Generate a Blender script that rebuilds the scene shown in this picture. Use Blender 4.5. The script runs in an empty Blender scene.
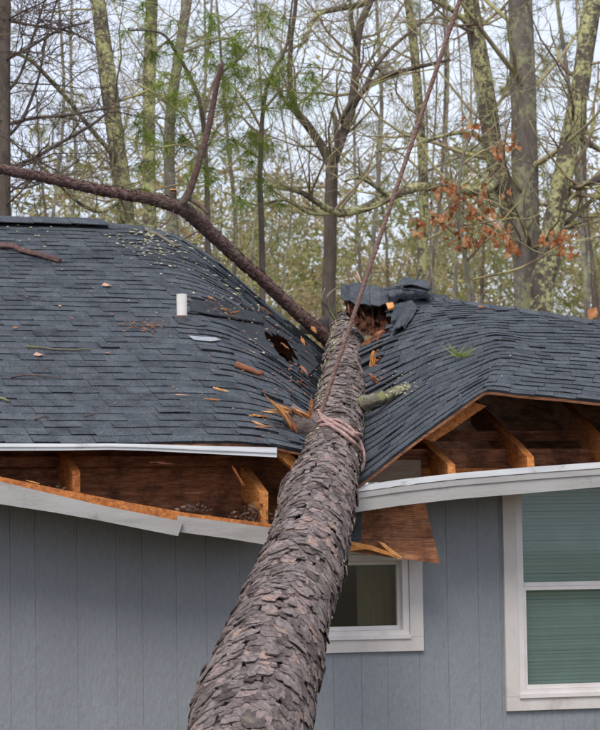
import bpy, math, random
import numpy as np
from mathutils import Vector, Matrix, noise
from mathutils.bvhtree import BVHTree

random.seed(7)
scene = bpy.context.scene
col = scene.collection
V = Vector

# ------------------------------------------------------------------ camera
F_PX, W_PX, H_PX = 2800.0, 600.0, 730.0
YAW, PITCH, ROLL = math.radians(18.0), math.atan(195.0 / 2800.0), 0.016
CAM = V((-5.16, -15.88, 1.80))
FWD = V((math.sin(YAW) * math.cos(PITCH), math.cos(YAW) * math.cos(PITCH), math.sin(PITCH)))
_r0 = V((math.cos(YAW), -math.sin(YAW), 0))
_u0 = _r0.cross(FWD)
RGT = _r0 * math.cos(ROLL) - _u0 * math.sin(ROLL)
UPV = _r0 * math.sin(ROLL) + _u0 * math.cos(ROLL)
cam_d = bpy.data.cameras.new('camera')
cam = bpy.data.objects.new('camera', cam_d)
col.objects.link(cam)
cam_d.sensor_fit = 'HORIZONTAL'
cam_d.sensor_width = 36.0
cam_d.lens = 36.0 * F_PX / W_PX
cam_d.dof.use_dof = True
cam_d.dof.focus_distance = 14.6
cam_d.dof.aperture_fstop = 14.0
cam_d.clip_start, cam_d.clip_end = 0.1, 3000
m3 = Matrix((RGT, UPV, -FWD)).transposed()
cam.matrix_world = Matrix.Translation(CAM) @ m3.to_4x4()
scene.camera = cam

# ------------------------------------------------------------------ world, sun, exposure
SUN_EL, SUN_AZ = math.radians(52), math.radians(212)
wd = bpy.data.worlds.new('World')
scene.world = wd
wd.use_nodes = True
nt = wd.node_tree
nt.nodes.clear()
wo = nt.nodes.new('ShaderNodeOutputWorld')
bg = nt.nodes.new('ShaderNodeBackground')
sky = nt.nodes.new('ShaderNodeTexSky')
sky.sky_type = 'NISHITA'
sky.sun_disc = False
sky.sun_elevation, sky.sun_rotation = SUN_EL, SUN_AZ
sky.air_density, sky.dust_density, sky.ozone_density = 1.0, 3.0, 1.0
cl = nt.nodes.new('ShaderNodeTexNoise')          # an even veil of cloud
cl.inputs['Scale'].default_value = 2.2
cl.inputs['Detail'].default_value = 5
clr = nt.nodes.new('ShaderNodeValToRGB')
clr.color_ramp.elements[0].position, clr.color_ramp.elements[0].color = 0.3, (4.05, 4.4, 5.45, 1)
clr.color_ramp.elements[1].position, clr.color_ramp.elements[1].color = 0.7, (5.15, 5.5, 6.3, 1)
mixw = nt.nodes.new('ShaderNodeMix')
mixw.data_type = 'RGBA'
mixw.inputs[0].default_value = 0.86
nt.links.new(cl.outputs['Fac'], clr.inputs['Fac'])
nt.links.new(sky.outputs[0], mixw.inputs[6])
nt.links.new(clr.outputs[0], mixw.inputs[7])
nt.links.new(mixw.outputs[2], bg.inputs['Color'])
bg.inputs['Strength'].default_value = 0.12
nt.links.new(bg.outputs[0], wo.inputs[0])

sun_d = bpy.data.lights.new('sun', 'SUN')
sun_d.energy, sun_d.angle, sun_d.color = 1.5, math.radians(25), (1.0, 0.94, 0.86)
sun = bpy.data.objects.new('sun', sun_d)
col.objects.link(sun)
sd = V((math.sin(SUN_AZ) * math.cos(SUN_EL), math.cos(SUN_AZ) * math.cos(SUN_EL), math.sin(SUN_EL)))
sun.rotation_euler = (-sd).to_track_quat('-Z', 'Y').to_euler()
sun.location = (-10, -20, 25)
vs = scene.view_settings
vs.view_transform, vs.look, vs.exposure, vs.gamma = 'Standard', 'None', 0.74, 1.0
vs.use_curve_mapping = False
scene.render.engine = 'CYCLES'
scene.cycles.max_bounces = 8
scene.cycles.transparent_max_bounces = 8

# ------------------------------------------------------------------ helpers
def ray(px, py):
    return (FWD * F_PX + RGT * (px - W_PX / 2) + UPV * (H_PX / 2 - py)).normalized()
def at(px, py, Y):                                   # point of the plane y = Y seen at a pixel
    d = ray(px, py)
    return CAM + d * ((Y - CAM.y) / d.y)
def at_trunk_plane(px, py, a=2.448, b=0.27):         # plane z = a + b*y in which the fallen stem lies
    d = ray(px, py)
    t = (a + b * CAM.y - CAM.z) / (d.z - b * d.y)
    return CAM + d * t
def proj(p):
    q = p - CAM
    z = q.dot(FWD)
    return (W_PX / 2 + F_PX * q.dot(RGT) / z, H_PX / 2 - F_PX * q.dot(UPV) / z)
def px2m(p):                                         # metres per pixel at a point
    return (p - CAM).dot(FWD) / F_PX
def inpoly(x, y, poly):
    c = False
    j = len(poly) - 1
    for i in range(len(poly)):
        if (poly[i][1] > y) != (poly[j][1] > y) and x < (poly[j][0] - poly[i][0]) * (y - poly[i][1]) / (poly[j][1] - poly[i][1]) + poly[i][0]:
            c = not c
        j = i
    return c
def nz(x, y=0.0, z=0.0):
    return noise.noise(V((x, y, z)))
U = random.uniform
def rdir():
    while True:
        v = V((U(-1, 1), U(-1, 1), U(-1, 1)))
        if 0.1 < v.length < 1:
            return v.normalized()
def on(bvh, px, py, off=0.0, fallback=2.0):
    h = bvh.ray_cast(CAM, ray(px, py))
    if not h[0]:
        return at(px, py, fallback)
    n_ = h[1] if h[1].dot(CAM - h[0]) > 0 else -h[1]
    return h[0] + n_ * off

class MB:
    def __init__(s):
        s.v, s.f, s.t = [], [], []
    def add(s, vs, fs, tint=0.5):
        o = len(s.v)
        s.v.extend([tuple(p) for p in vs])
        s.f.extend([tuple(i + o for i in q) for q in fs])
        s.t.extend([tint] * len(fs))
    def box(s, c, ax, ay, az, hx, hy, hz, tint=0.5):
        vs = [c + ax * (hx * i) + ay * (hy * j) + az * (hz * k) for i in (-1, 1) for j in (-1, 1) for k in (-1, 1)]
        s.add(vs, [(0, 1, 3, 2), (4, 6, 7, 5), (0, 4, 5, 1), (2, 3, 7, 6), (0, 2, 6, 4), (1, 5, 7, 3)], tint)
    def aabb(s, a, b, tint=0.5):
        c = (V(a) + V(b)) / 2
        h = (V(b) - V(a)) / 2
        s.box(c, V((1, 0, 0)), V((0, 1, 0)), V((0, 0, 1)), h.x, h.y, h.z, tint)
    def tube(s, pts, rad, n=6, cap=True, tint=0.5, wob=0.0):
        if len(pts) < 2:
            return
        o = len(s.v)
        N = None
        k = len(pts)
        for i, p in enumerate(pts):
            d = pts[min(i + 1, k - 1)] - pts[max(i - 1, 0)]
            if d.length < 1e-9:
                d = V((0, 0, 1))
            d.normalize()
            if N is None:
                a = V((0, 0, 1)) if abs(d.z) < 0.9 else V((1, 0, 0))
                N = d.cross(a).normalized()
            else:
                N = N - d * N.dot(d)
                N = N.normalized() if N.length > 1e-6 else d.orthogonal().normalized()
            B = d.cross(N)
            for j in range(n):
                th = 2 * math.pi * j / n
                r = rad[i]
                if wob:
                    r *= 1 + wob * nz(math.cos(th) * 1.3 + p.x * 2, math.sin(th) * 1.3 + p.y * 2, p.z * 2.2)
                q = p + (N * math.cos(th) + B * math.sin(th)) * r
                s.v.append((q.x, q.y, q.z))
        nf = 0
        for i in range(k - 1):
            for j in range(n):
                a, b = o + i * n + j, o + i * n + (j + 1) % n
                s.f.append((a, b, b + n, a + n))
                nf += 1
        if cap:
            s.f.append(tuple(o + j for j in reversed(range(n))))
            s.f.append(tuple(o + (k - 1) * n + j for j in range(n)))
            nf += 2
        s.t.extend([tint] * nf)
    def slab(s, poly, d, tint=0.5):                    # polygon of 3-D points extruded along d
        n = len(poly)
        vs = list(poly) + [p + d for p in poly]
        fs = [tuple(range(n)), tuple(reversed(range(n, 2 * n)))]
        fs += [(i, n + i, n + (i + 1) % n, (i + 1) % n) for i in range(n)]
        s.add(vs, fs, tint)
    def build(s, name, mat, parent=None, smooth=False, kind=None, origin=None):
        arr = np.array(s.v, dtype=np.float64)
        c = V(arr.mean(axis=0)) if origin is None else V(origin)
        arr = arr - np.array(c)
        me = bpy.data.meshes.new(name)
        me.from_pydata(arr.tolist(), [], s.f)
        at_ = me.attributes.new('tint', 'FLOAT', 'FACE')
        at_.data.foreach_set('value', s.t)
        me.materials.append(mat)
        if smooth:
            me.polygons.foreach_set('use_smooth', [True] * len(me.polygons))
        o = bpy.data.objects.new(name, me)
        link(o, parent, c)
        if kind:
            o['kind'] = kind
        return o

WORLD_OF = {}
def link(o, parent, c):
    col.objects.link(o)
    o.location = c
    WORLD_OF[o.name] = V(c)
    if parent is not None:
        o.parent = parent
        o.matrix_parent_inverse = Matrix.Translation(-WORLD_OF[parent.name])
def thing(name, label, cat, loc=(0, 0, 0), group=None):
    o = bpy.data.objects.new(name, None)
    link(o, None, V(loc))
    return tag(o, label, cat, group)
def tag(o, label, cat, group=None):
    o['label'], o['category'] = label, cat
    if group:
        o['group'] = group
    return o

# ------------------------------------------------------------------ materials
def mat(name, stops, scale=8.0, stretch=(1, 1, 1), detail=6, rough=0.8, bump=0.3, bscale=None, bdist=0.01,
        tint=0.5, patch=None, spec=0.3, metallic=0.0, fine=None, trans=0.0, alpha_leaf=False):
    m = bpy.data.materials.new(name)
    m.use_nodes = True
    t = m.node_tree
    t.nodes.clear()
    N = t.nodes.new
    L = t.links.new
    out = N('ShaderNodeOutputMaterial')
    b = N('ShaderNodeBsdfPrincipled')
    b.inputs['Roughness'].default_value = rough
    b.inputs['Specular IOR Level'].default_value = spec
    b.inputs['Metallic'].default_value = metallic
    geo = N('ShaderNodeNewGeometry')
    mp = N('ShaderNodeMapping')
    mp.inputs['Scale'].default_value = stretch
    L(geo.outputs['Position'], mp.inputs['Vector'])
    n1 = N('ShaderNodeTexNoise')
    n1.inputs['Scale'].default_value = scale
    n1.inputs['Detail'].default_value = detail
    n1.inputs['Roughness'].default_value = 0.62
    L(mp.outputs[0], n1.inputs['Vector'])
    rp = N('ShaderNodeValToRGB')
    els = rp.color_ramp.elements
    while len(els) < len(stops):
        els.new(0.5)
    for e, (p, c) in zip(els, stops):
        e.position, e.color = p, (c[0], c[1], c[2], 1)
    fac = n1.outputs['Fac']
    att = N('ShaderNodeAttribute')
    att.attribute_name = 'tint'
    if tint:
        # shift the ramp position per piece
        ma = N('ShaderNodeMath'); ma.operation = 'MULTIPLY_ADD'
        ma.inputs[1].default_value, ma.inputs[2].default_value = tint, -tint / 2
        L(att.outputs['Fac'], ma.inputs[0])
        ad = N('ShaderNodeMath'); ad.operation = 'ADD'
        L(fac, ad.inputs[0]); L(ma.outputs[0], ad.inputs[1])
        fac = ad.outputs[0]
    L(fac, rp.inputs['Fac'])
    c = rp.outputs['Color']
    if fine:                                           # fine grain speckle (scale, amount)
        n3 = N('ShaderNodeTexNoise')
        n3.inputs['Scale'].default_value = fine[0]
        n3.inputs['Detail'].default_value = 3
        L(mp.outputs[0], n3.inputs['Vector'])
        mr = N('ShaderNodeMapRange')
        mr.inputs[1].default_value, mr.inputs[2].default_value = 0.3, 0.7
        mr.inputs[3].default_value, mr.inputs[4].default_value = 1 - fine[1], 1 + fine[1]
        L(n3.outputs['Fac'], mr.inputs[0])
        mv = N('ShaderNodeMix'); mv.data_type = 'RGBA'; mv.blend_type = 'MULTIPLY'
        mv.inputs[0].default_value = 1.0
        L(c, mv.inputs[6]); L(mr.outputs[0], mv.inputs[7])
        c = mv.outputs[2]
    if patch:                                          # patches of another growth or stain: (colour, scale, low, high, amount)
        pc, ps, lo, hi, am = patch
        n2 = N('ShaderNodeTexNoise')
        n2.inputs['Scale'].default_value = ps
        n2.inputs['Detail'].default_value = 5
        n2.inputs['Roughness'].default_value = 0.7
        L(geo.outputs['Position'], n2.inputs['Vector'])
        mr2 = N('ShaderNodeMapRange')
        mr2.inputs[1].default_value, mr2.inputs[2].default_value = lo, hi
        mr2.inputs[3].default_value, mr2.inputs[4].default_value = 0, am
        pf = n2.outputs['Fac']
        if ps >= 12:                                   # growth comes in colonies: break the fine pattern up at a larger scale
            n4 = N('ShaderNodeTexNoise')
            n4.inputs['Scale'].default_value = ps * 0.16
            n4.inputs['Detail'].default_value = 3
            L(geo.outputs['Position'], n4.inputs['Vector'])
            m4 = N('ShaderNodeMath'); m4.operation = 'MULTIPLY_ADD'
            m4.inputs[1].default_value, m4.inputs[2].default_value = 0.75, -0.375
            L(n4.outputs['Fac'], m4.inputs[0])
            a4 = N('ShaderNodeMath'); a4.operation = 'ADD'
            L(pf, a4.inputs[0]); L(m4.outputs[0], a4.inputs[1])
            pf = a4.outputs[0]
        L(pf, mr2.inputs[0])
        mx = N('ShaderNodeMix'); mx.data_type = 'RGBA'
        L(mr2.outputs[0], mx.inputs[0])
        L(c, mx.inputs[6])
        mx.inputs[7].default_value = (*pc, 1)
        c = mx.outputs[2]
    L(c, b.inputs['Base Color'])
    if bump:
        nb = N('ShaderNodeTexNoise')
        nb.inputs['Scale'].default_value = bscale or scale * 4
        nb.inputs['Detail'].default_value = 8
        nb.inputs['Roughness'].default_value = 0.7
        L(mp.outputs[0], nb.inputs['Vector'])
        bp = N('ShaderNodeBump')
        bp.inputs['Strength'].default_value = bump
        bp.inputs['Distance'].default_value = bdist
        L(nb.outputs['Fac'], bp.inputs['Height'])
        L(bp.outputs[0], b.inputs['Normal'])
    sh = b.outputs[0]
    if trans:
        tr = N('ShaderNodeBsdfTranslucent')
        L(c, tr.inputs['Color'])
        ms = N('ShaderNodeMixShader')
        ms.inputs[0].default_value = trans
        L(sh, ms.inputs[1]); L(tr.outputs[0], ms.inputs[2])
        sh = ms.outputs[0]
    L(sh, out.inputs['Surface'])
    return m

def glass(name, tintc, refl):
    m = bpy.data.materials.new(name)
    m.use_nodes = True
    t = m.node_tree
    t.nodes.clear()
    N, L = t.nodes.new, t.links.new
    out = N('ShaderNodeOutputMaterial')
    tr = N('ShaderNodeBsdfTransparent'); tr.inputs[0].default_value = (*tintc, 1)
    gl = N('ShaderNodeBsdfGlossy'); gl.inputs['Roughness'].default_value = 0.04
    gl.inputs['Color'].default_value = (0.9, 0.95, 0.95, 1)
    ms = N('ShaderNodeMixShader')
    ms.inputs[0].default_value = refl
    L(tr.outputs[0], ms.inputs[1]); L(gl.outputs[0], ms.inputs[2])
    L(ms.outputs[0], out.inputs[0])
    return m

M = {}
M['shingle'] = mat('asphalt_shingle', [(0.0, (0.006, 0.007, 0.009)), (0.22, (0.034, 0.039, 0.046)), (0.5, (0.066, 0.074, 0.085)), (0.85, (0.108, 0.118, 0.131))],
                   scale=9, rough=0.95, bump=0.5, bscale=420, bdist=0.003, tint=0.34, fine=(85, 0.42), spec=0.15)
M['felt'] = mat('roofing_felt', [(0.3, (0.016, 0.018, 0.022)), (0.7, (0.040, 0.044, 0.050))], scale=14, rough=0.9, bump=0.5, bscale=30, bdist=0.01, tint=0)
M['plywood'] = mat('weathered_plywood', [(0.25, (0.15, 0.06, 0.032)), (0.5, (0.31, 0.13, 0.065)), (0.75, (0.46, 0.23, 0.12))],
                   scale=4.5, stretch=(0.55, 0.6, 7), rough=0.85, bump=0.5, bscale=14, tint=0.25, fine=(26, 0.45), patch=((0.045, 0.02, 0.013), 5, 0.46, 0.62, 0.7))
M['rafter'] = mat('pine_timber', [(0.25, (0.33, 0.10, 0.028)), (0.5, (0.56, 0.205, 0.055)), (0.78, (0.70, 0.34, 0.12))],
                  scale=7, stretch=(6, 0.45, 6), rough=0.75, bump=0.35, bscale=16, tint=0.35, fine=(26, 0.35), patch=((0.13, 0.045, 0.02), 9, 0.52, 0.68, 0.6))
M['fresh'] = mat('fresh_split_wood', [(0.25, (0.42, 0.15, 0.035)), (0.5, (0.62, 0.26, 0.07)), (0.8, (0.76, 0.45, 0.20))],
                 scale=16, rough=0.75, bump=0.5, bscale=70, bdist=0.01, tint=0.5)
M['old_wood'] = mat('brown_bark_chip', [(0.25, (0.10, 0.04, 0.022)), (0.5, (0.24, 0.09, 0.045)), (0.8, (0.38, 0.17, 0.09))],
                    scale=22, rough=0.85, bump=0.6, bscale=70, tint=0.5)
M['siding'] = mat('grey_painted_siding', [(0.2, (0.222, 0.238, 0.258)), (0.55, (0.245, 0.262, 0.283)), (0.85, (0.270, 0.288, 0.310))],
                  scale=2.2, stretch=(1, 1, 0.4), rough=0.6, bump=0.75, bscale=34, bdist=0.012, tint=0.2, fine=(60, 0.06), spec=0.35,
                  patch=((0.16, 0.165, 0.17), 3.0, 0.56, 0.8, 0.15))
M['trim'] = mat('off_white_trim_paint', [(0.25, (0.50, 0.455, 0.43)), (0.5, (0.60, 0.56, 0.53)), (0.8, (0.66, 0.62, 0.59))],
                scale=5, stretch=(1, 1, 0.5), rough=0.55, bump=0.15, bscale=60, tint=0.15, patch=((0.33, 0.29, 0.26), 6, 0.58, 0.75, 0.5))
M['fascia'] = mat('grey_fascia_paint', [(0.25, (0.30, 0.285, 0.275)), (0.5, (0.385, 0.37, 0.36)), (0.8, (0.45, 0.44, 0.43))],
                  scale=4, stretch=(0.6, 1, 4), rough=0.6, bump=0.2, bscale=30, tint=0.2, patch=((0.20, 0.17, 0.15), 7, 0.58, 0.75, 0.55))
M['metal'] = mat('white_drip_edge_metal', [(0.3, (0.55, 0.57, 0.59)), (0.7, (0.74, 0.75, 0.76))], scale=4, stretch=(0.5, 1, 3), rough=0.35, bump=0.08, bscale=9, tint=0.1, spec=0.5,
                 patch=((0.25, 0.17, 0.11), 9, 0.6, 0.72, 0.6))
M['vinyl'] = mat('window_sash_vinyl', [(0.3, (0.62, 0.58, 0.56)), (0.7, (0.72, 0.69, 0.67))], scale=7, rough=0.4, bump=0.05, tint=0.1,
                 patch=((0.38, 0.34, 0.31), 11, 0.6, 0.75, 0.4))
M['blind'] = mat('teal_blind_slat', [(0.3, (0.40, 0.445, 0.425)), (0.7, (0.48, 0.53, 0.505))], scale=4, rough=0.6, bump=0, tint=0.25)
M['curtain'] = mat('olive_curtain', [(0.3, (0.17, 0.17, 0.135)), (0.7, (0.26, 0.26, 0.21))], scale=8, stretch=(6, 1, 0.6), rough=0.9, bump=0.3, tint=0.2)
M['pane_small'] = glass('dim_window_glass', (0.82, 0.79, 0.74), 0.05)
M['pane'] = glass('window_glass', (0.86, 0.92, 0.9), 0.035)
M['pvc'] = mat('white_vent_pipe', [(0.3, (0.66, 0.63, 0.58)), (0.7, (0.80, 0.77, 0.73))], scale=12, rough=0.45, bump=0.05, tint=0)
M['rust'] = mat('rusty_orange_band', [(0.3, (0.30, 0.11, 0.035)), (0.7, (0.48, 0.20, 0.07))], scale=30, rough=0.8, bump=0.2, tint=0)
M['flash'] = mat('dark_pipe_boot', [(0.3, (0.022, 0.025, 0.03)), (0.7, (0.06, 0.065, 0.07))], scale=20, rough=0.6, bump=0.2, tint=0)
M['alu'] = mat('dull_grey_flashing', [(0.3, (0.22, 0.24, 0.26)), (0.7, (0.36, 0.38, 0.40))], scale=20, rough=0.5, bump=0.2, tint=0)
M['bark'] = mat('pine_bark_crevice', [(0.3, (0.028, 0.019, 0.018)), (0.7, (0.07, 0.048, 0.043))], scale=18, rough=0.95, bump=0.8, bscale=50, bdist=0.02, tint=0)
M['plate'] = mat('pine_bark_plate', [(0.12, (0.085, 0.062, 0.056)), (0.38, (0.205, 0.158, 0.147)), (0.64, (0.315, 0.255, 0.240)), (0.92, (0.46, 0.30, 0.24))],
                 scale=16, stretch=(1, 0.3, 1), rough=0.9, bump=1.0, bscale=60, bdist=0.025, tint=0.6, fine=(75, 0.4), spec=0.2,
                 patch=((0.30, 0.31, 0.17), 10, 0.60, 0.70, 0.55))
M['limb'] = mat('reddish_pine_limb_bark', [(0.2, (0.085, 0.048, 0.042)), (0.5, (0.185, 0.108, 0.094)), (0.8, (0.31, 0.215, 0.19))],
                scale=26, rough=0.9, bump=1.0, bscale=60, bdist=0.025, tint=0.3, patch=((0.24, 0.24, 0.16), 16, 0.6, 0.72, 0.6))
M['stub'] = mat('mossy_stub_bark', [(0.2, (0.11, 0.095, 0.075)), (0.5, (0.24, 0.21, 0.165)), (0.8, (0.36, 0.33, 0.26))],
                scale=30, rough=0.9, bump=0.9, bscale=70, bdist=0.02, tint=0.3, patch=((0.28, 0.31, 0.09), 18, 0.5, 0.62, 0.7))
M['lichen'] = mat('pale_green_lichen', [(0.2, (0.20, 0.20, 0.11)), (0.45, (0.33, 0.34, 0.19)), (0.65, (0.46, 0.43, 0.29)), (0.85, (0.55, 0.50, 0.40))], scale=30, rough=0.95, bump=0.5, tint=0.6)
M['rope'] = mat('pink_brown_rope', [(0.25, (0.27, 0.155, 0.135)), (0.55, (0.42, 0.27, 0.24)), (0.8, (0.55, 0.40, 0.36))], scale=40, rough=0.85, bump=0.6, bscale=120, tint=0.3)
M['rope_dark'] = mat('dark_brown_rope', [(0.25, (0.15, 0.085, 0.07)), (0.55, (0.26, 0.16, 0.135)), (0.8, (0.38, 0.26, 0.225))], scale=40, rough=0.8, bump=0.6, bscale=120, tint=0.3)  # darker tone of the rope, for the pulling line
M['leaf'] = mat('dead_orange_leaf', [(0.15, (0.22, 0.08, 0.03)), (0.5, (0.48, 0.19, 0.075)), (0.85, (0.64, 0.35, 0.18))], scale=20, rough=0.7, bump=0.1, tint=0.6, trans=0.35)
M['leaf_pale'] = mat('dead_pale_leaf', [(0.2, (0.45, 0.23, 0.15)), (0.8, (0.62, 0.40, 0.29))], scale=20, rough=0.7, bump=0.1, tint=0.4)
M['needle'] = mat('pine_needle_green', [(0.15, (0.11, 0.16, 0.03)), (0.5, (0.21, 0.28, 0.05)), (0.85, (0.36, 0.40, 0.10))], scale=2, rough=0.6, bump=0, tint=0.7, trans=0.3)
M['needle_far'] = mat('pine_needle_olive', [(0.15, (0.13, 0.155, 0.05)), (0.5, (0.23, 0.25, 0.09)), (0.85, (0.34, 0.34, 0.14))], scale=1.2, rough=0.7, bump=0, tint=0.7, trans=0.3)
M['thicket'] = mat('far_wood', [(0.05, (0.16, 0.18, 0.05)), (0.35, (0.30, 0.29, 0.10)), (0.6, (0.36, 0.27, 0.16)), (0.9, (0.38, 0.37, 0.12))], scale=0.6, rough=0.9, bump=0, tint=0.8, trans=0.3)
M['grey_bark'] = mat('grey_bark', [(0.2, (0.075, 0.062, 0.053)), (0.5, (0.175, 0.15, 0.13)), (0.8, (0.29, 0.26, 0.22))],
                     scale=9, stretch=(1, 1, 0.35), rough=0.95, bump=0.9, bscale=24, bdist=0.03, tint=0.3, patch=((0.36, 0.37, 0.21), 15, 0.49, 0.62, 0.75))
M['lichen_bark'] = mat('lichen_covered_bark', [(0.2, (0.05, 0.04, 0.034)), (0.5, (0.12, 0.098, 0.082)), (0.8, (0.21, 0.18, 0.145))],
                       scale=9, stretch=(1, 1, 0.35), rough=0.95, bump=0.9, bscale=24, bdist=0.03, tint=0.3, patch=((0.56, 0.55, 0.26), 24.0, 0.44, 0.60, 0.9))
M['dark_bark'] = mat('dark_pine_bark', [(0.2, (0.055, 0.042, 0.034)), (0.5, (0.125, 0.098, 0.080)), (0.8, (0.215, 0.175, 0.145))],
                     scale=9, stretch=(1, 1, 0.35), rough=0.95, bump=0.9, bscale=24, bdist=0.03, tint=0.3, patch=((0.22, 0.22, 0.13), 8, 0.6, 0.7, 0.5))
M['twig'] = mat('grey_brown_twig', [(0.2, (0.12, 0.082, 0.060)), (0.5, (0.24, 0.18, 0.125)), (0.8, (0.40, 0.35, 0.22))], scale=3, rough=0.95, bump=0, tint=0.6,
                patch=((0.50, 0.49, 0.20), 2.5, 0.48, 0.6, 0.7))
M['twig_dark'] = mat('dark_brown_twig', [(0.2, (0.060, 0.042, 0.036)), (0.5, (0.110, 0.080, 0.066)), (0.8, (0.17, 0.135, 0.11))], scale=3, rough=0.95, bump=0, tint=0.6)
M['ground'] = mat('leaf_litter_ground', [(0.25, (0.07, 0.055, 0.03)), (0.5, (0.13, 0.10, 0.055)), (0.75, (0.10, 0.12, 0.045))], scale=1.5, rough=0.95, bump=0.6, bscale=20, bdist=0.05, tint=0, fine=(30, 0.4))
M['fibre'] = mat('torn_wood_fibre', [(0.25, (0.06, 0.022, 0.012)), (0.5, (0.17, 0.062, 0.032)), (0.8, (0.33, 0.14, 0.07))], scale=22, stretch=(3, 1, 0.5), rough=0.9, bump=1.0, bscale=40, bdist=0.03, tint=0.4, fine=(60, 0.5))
M['tan'] = mat('tan_board', [(0.3, (0.30, 0.22, 0.16)), (0.7, (0.42, 0.33, 0.25))], scale=9, stretch=(1, 1, 4), rough=0.9, bump=0.2, tint=0)
M['nest'] = mat('grey_brown_nest_crumbs', [(0.3, (0.07, 0.045, 0.032)), (0.7, (0.19, 0.135, 0.10))], scale=30, rough=0.95, bump=0.5, tint=0.5)
M['interior'] = mat('plain_interior_board', [(0.3, (0.22, 0.2, 0.18)), (0.7, (0.3, 0.28, 0.25))], scale=2, rough=0.9, bump=0, tint=0)

# ------------------------------------------------------------------ ground
g = MB()
n = 40
R_ = 400.0
gv, gf = [], []
for i in range(n + 1):
    for j in range(n + 1):
        x = -R_ + 2 * R_ * i / n
        y = -R_ + 2 * R_ * j / n
        d = max(0, math.hypot(x, y) - 60)
        gv.append((x, y, -0.02 + min(d * 0.01, 3) * (0.6 + 0.6 * nz(x * 0.02, y * 0.02, 3))))
for i in range(n):
    for j in range(n):
        a = i * (n + 1) + j
        gf.append((a, a + n + 1, a + n + 2, a + 1))
g.add(gv, gf)
go = g.build('ground', M['ground'], origin=(0, 0, 0), smooth=True)
go['kind'] = 'structure'

# ------------------------------------------------------------------ the house
house = thing('house', 'grey wooden house with dark shingle roof split open under a fallen pine', 'house', (0, 0, 0))
X_L, X_R, Y_B = -5.0, 3.4, 8.9
PITCH_R = math.atan(5 / 12)
CP, SP = math.cos(PITCH_R), math.sin(PITCH_R)
EY = -0.45
EZ = at(100, 443.5, EY).z
S_L = 4.62                                            # slope length, left roof
WALL_TOP = 2.30

# windows in world units
_wl = at(504.5, 600, -0.03).x
_wb = at(507, 711, -0.03).z
_wt = 2.33
W2 = (_wl, _wl + 1.02, _wb, _wt)                      # big window, outer casing
_sr = at(423, 610, -0.03).x
_sb = at(420, 650.5, -0.03).z
_st = at(420, 539, -0.03).z
W1 = (_sr - 0.86, _sr, _sb, _st)                      # small window, outer casing
CAS = 0.085
HOLES = [(w[0] + CAS * 0.8, w[1] - CAS * 0.8, w[2] + CAS * 0.8, w[3] - CAS * 0.8) for w in (W1, W2)]

def rect_minus(rects, h):
    out = []
    for (a, b, c, d) in rects:
        if h[0] >= b or h[1] <= a or h[2] >= d or h[3] <= c:
            out.append((a, b, c, d)); continue
        l, r = max(a, h[0]), min(b, h[1])
        if a < l: out.append((a, l, c, d))
        if r < b: out.append((r, b, c, d))
        if c < h[2]: out.append((l, r, c, h[2]))
        if d > h[3]: out.append((l, r, h[3], d))
    return out

wall = MB()
rects = [(X_L, X_R, 0.0, 1.89)]
for h in HOLES:
    rects = rect_minus(rects, h)
for (a, b, c, d) in rects:
    wall.aabb((a, -0.0092, c), (b, 0.10, d))
wall.aabb((X_L, 0.10, 0), (X_L + 0.12, Y_B, WALL_TOP))
wall.aabb((X_R - 0.12, 0.10, 0), (X_R, Y_B, WALL_TOP))
wall.aabb((X_L, Y_B, 0), (X_R, Y_B + 0.12, WALL_TOP))
wall_o = wall.build('wall', M['siding'], house, origin=(0, 0, 0))

# siding planks with recessed joints, uneven widths as in the grooved boards
edges_px = [-150, -112, -76, -40, -6, 10, 35, 77, 116, 142, 176, 206, 240, 268, 300, 332, 360, 386, 418, 447, 478, 500, 530, 560, 592, 624, 660, 696]
xs = [at(p, 620, 0).x for p in edges_px]
while xs[0] > X_L + 0.2:
    xs.insert(0, xs[0] - 0.203)
while xs[-1] < X_R - 0.2:
    xs.append(xs[-1] + 0.203)
xs[0], xs[-1] = X_L, X_R
for a, b in zip(xs[:-1], xs[1:]):
    xm = (a + b) / 2
    top = 2.27 if xm > 0.62 else 1.95
    if xm < -0.05:                                   # torn loose along the dropped fascia
        top = 1.95 + min(0.36, max(0, (-0.05 - xm) * 0.135))
    rs = [(a + 0.0009, b - 0.0009, 0.12, top)]
    for h in HOLES:
        rs = rect_minus(rs, h)
    tn = U(0.3, 0.7)
    off = U(-0.0005, 0.0005)
    for (p, q, c, d) in rs:
        if q - p > 0.004:
            mb = MB()
            mb.aabb((p, -0.012 + off, c), (q, -0.006 if d < 1.9 else 0.017, d), tn)
            mb.build('siding_plank', M['siding'], wall_o)

# foundation strip and ceiling
fb = MB(); fb.aabb((X_L, -0.004, -0.02), (X_R, 0.018, 0.118)); fb.build('foundation', M['alu'], house)
cb = MB(); cb.aabb((X_L + 0.13, 0.12, 2.19), (X_R - 0.13, Y_B - 0.01, 2.215)); cb.build('ceiling', M['interior'], house)
fl = MB(); fl.aabb((X_L + 0.13, 0.12, 0.0), (X_R - 0.13, Y_B - 0.01, 0.12)); fl.build('floor', M['interior'], house)

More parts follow.
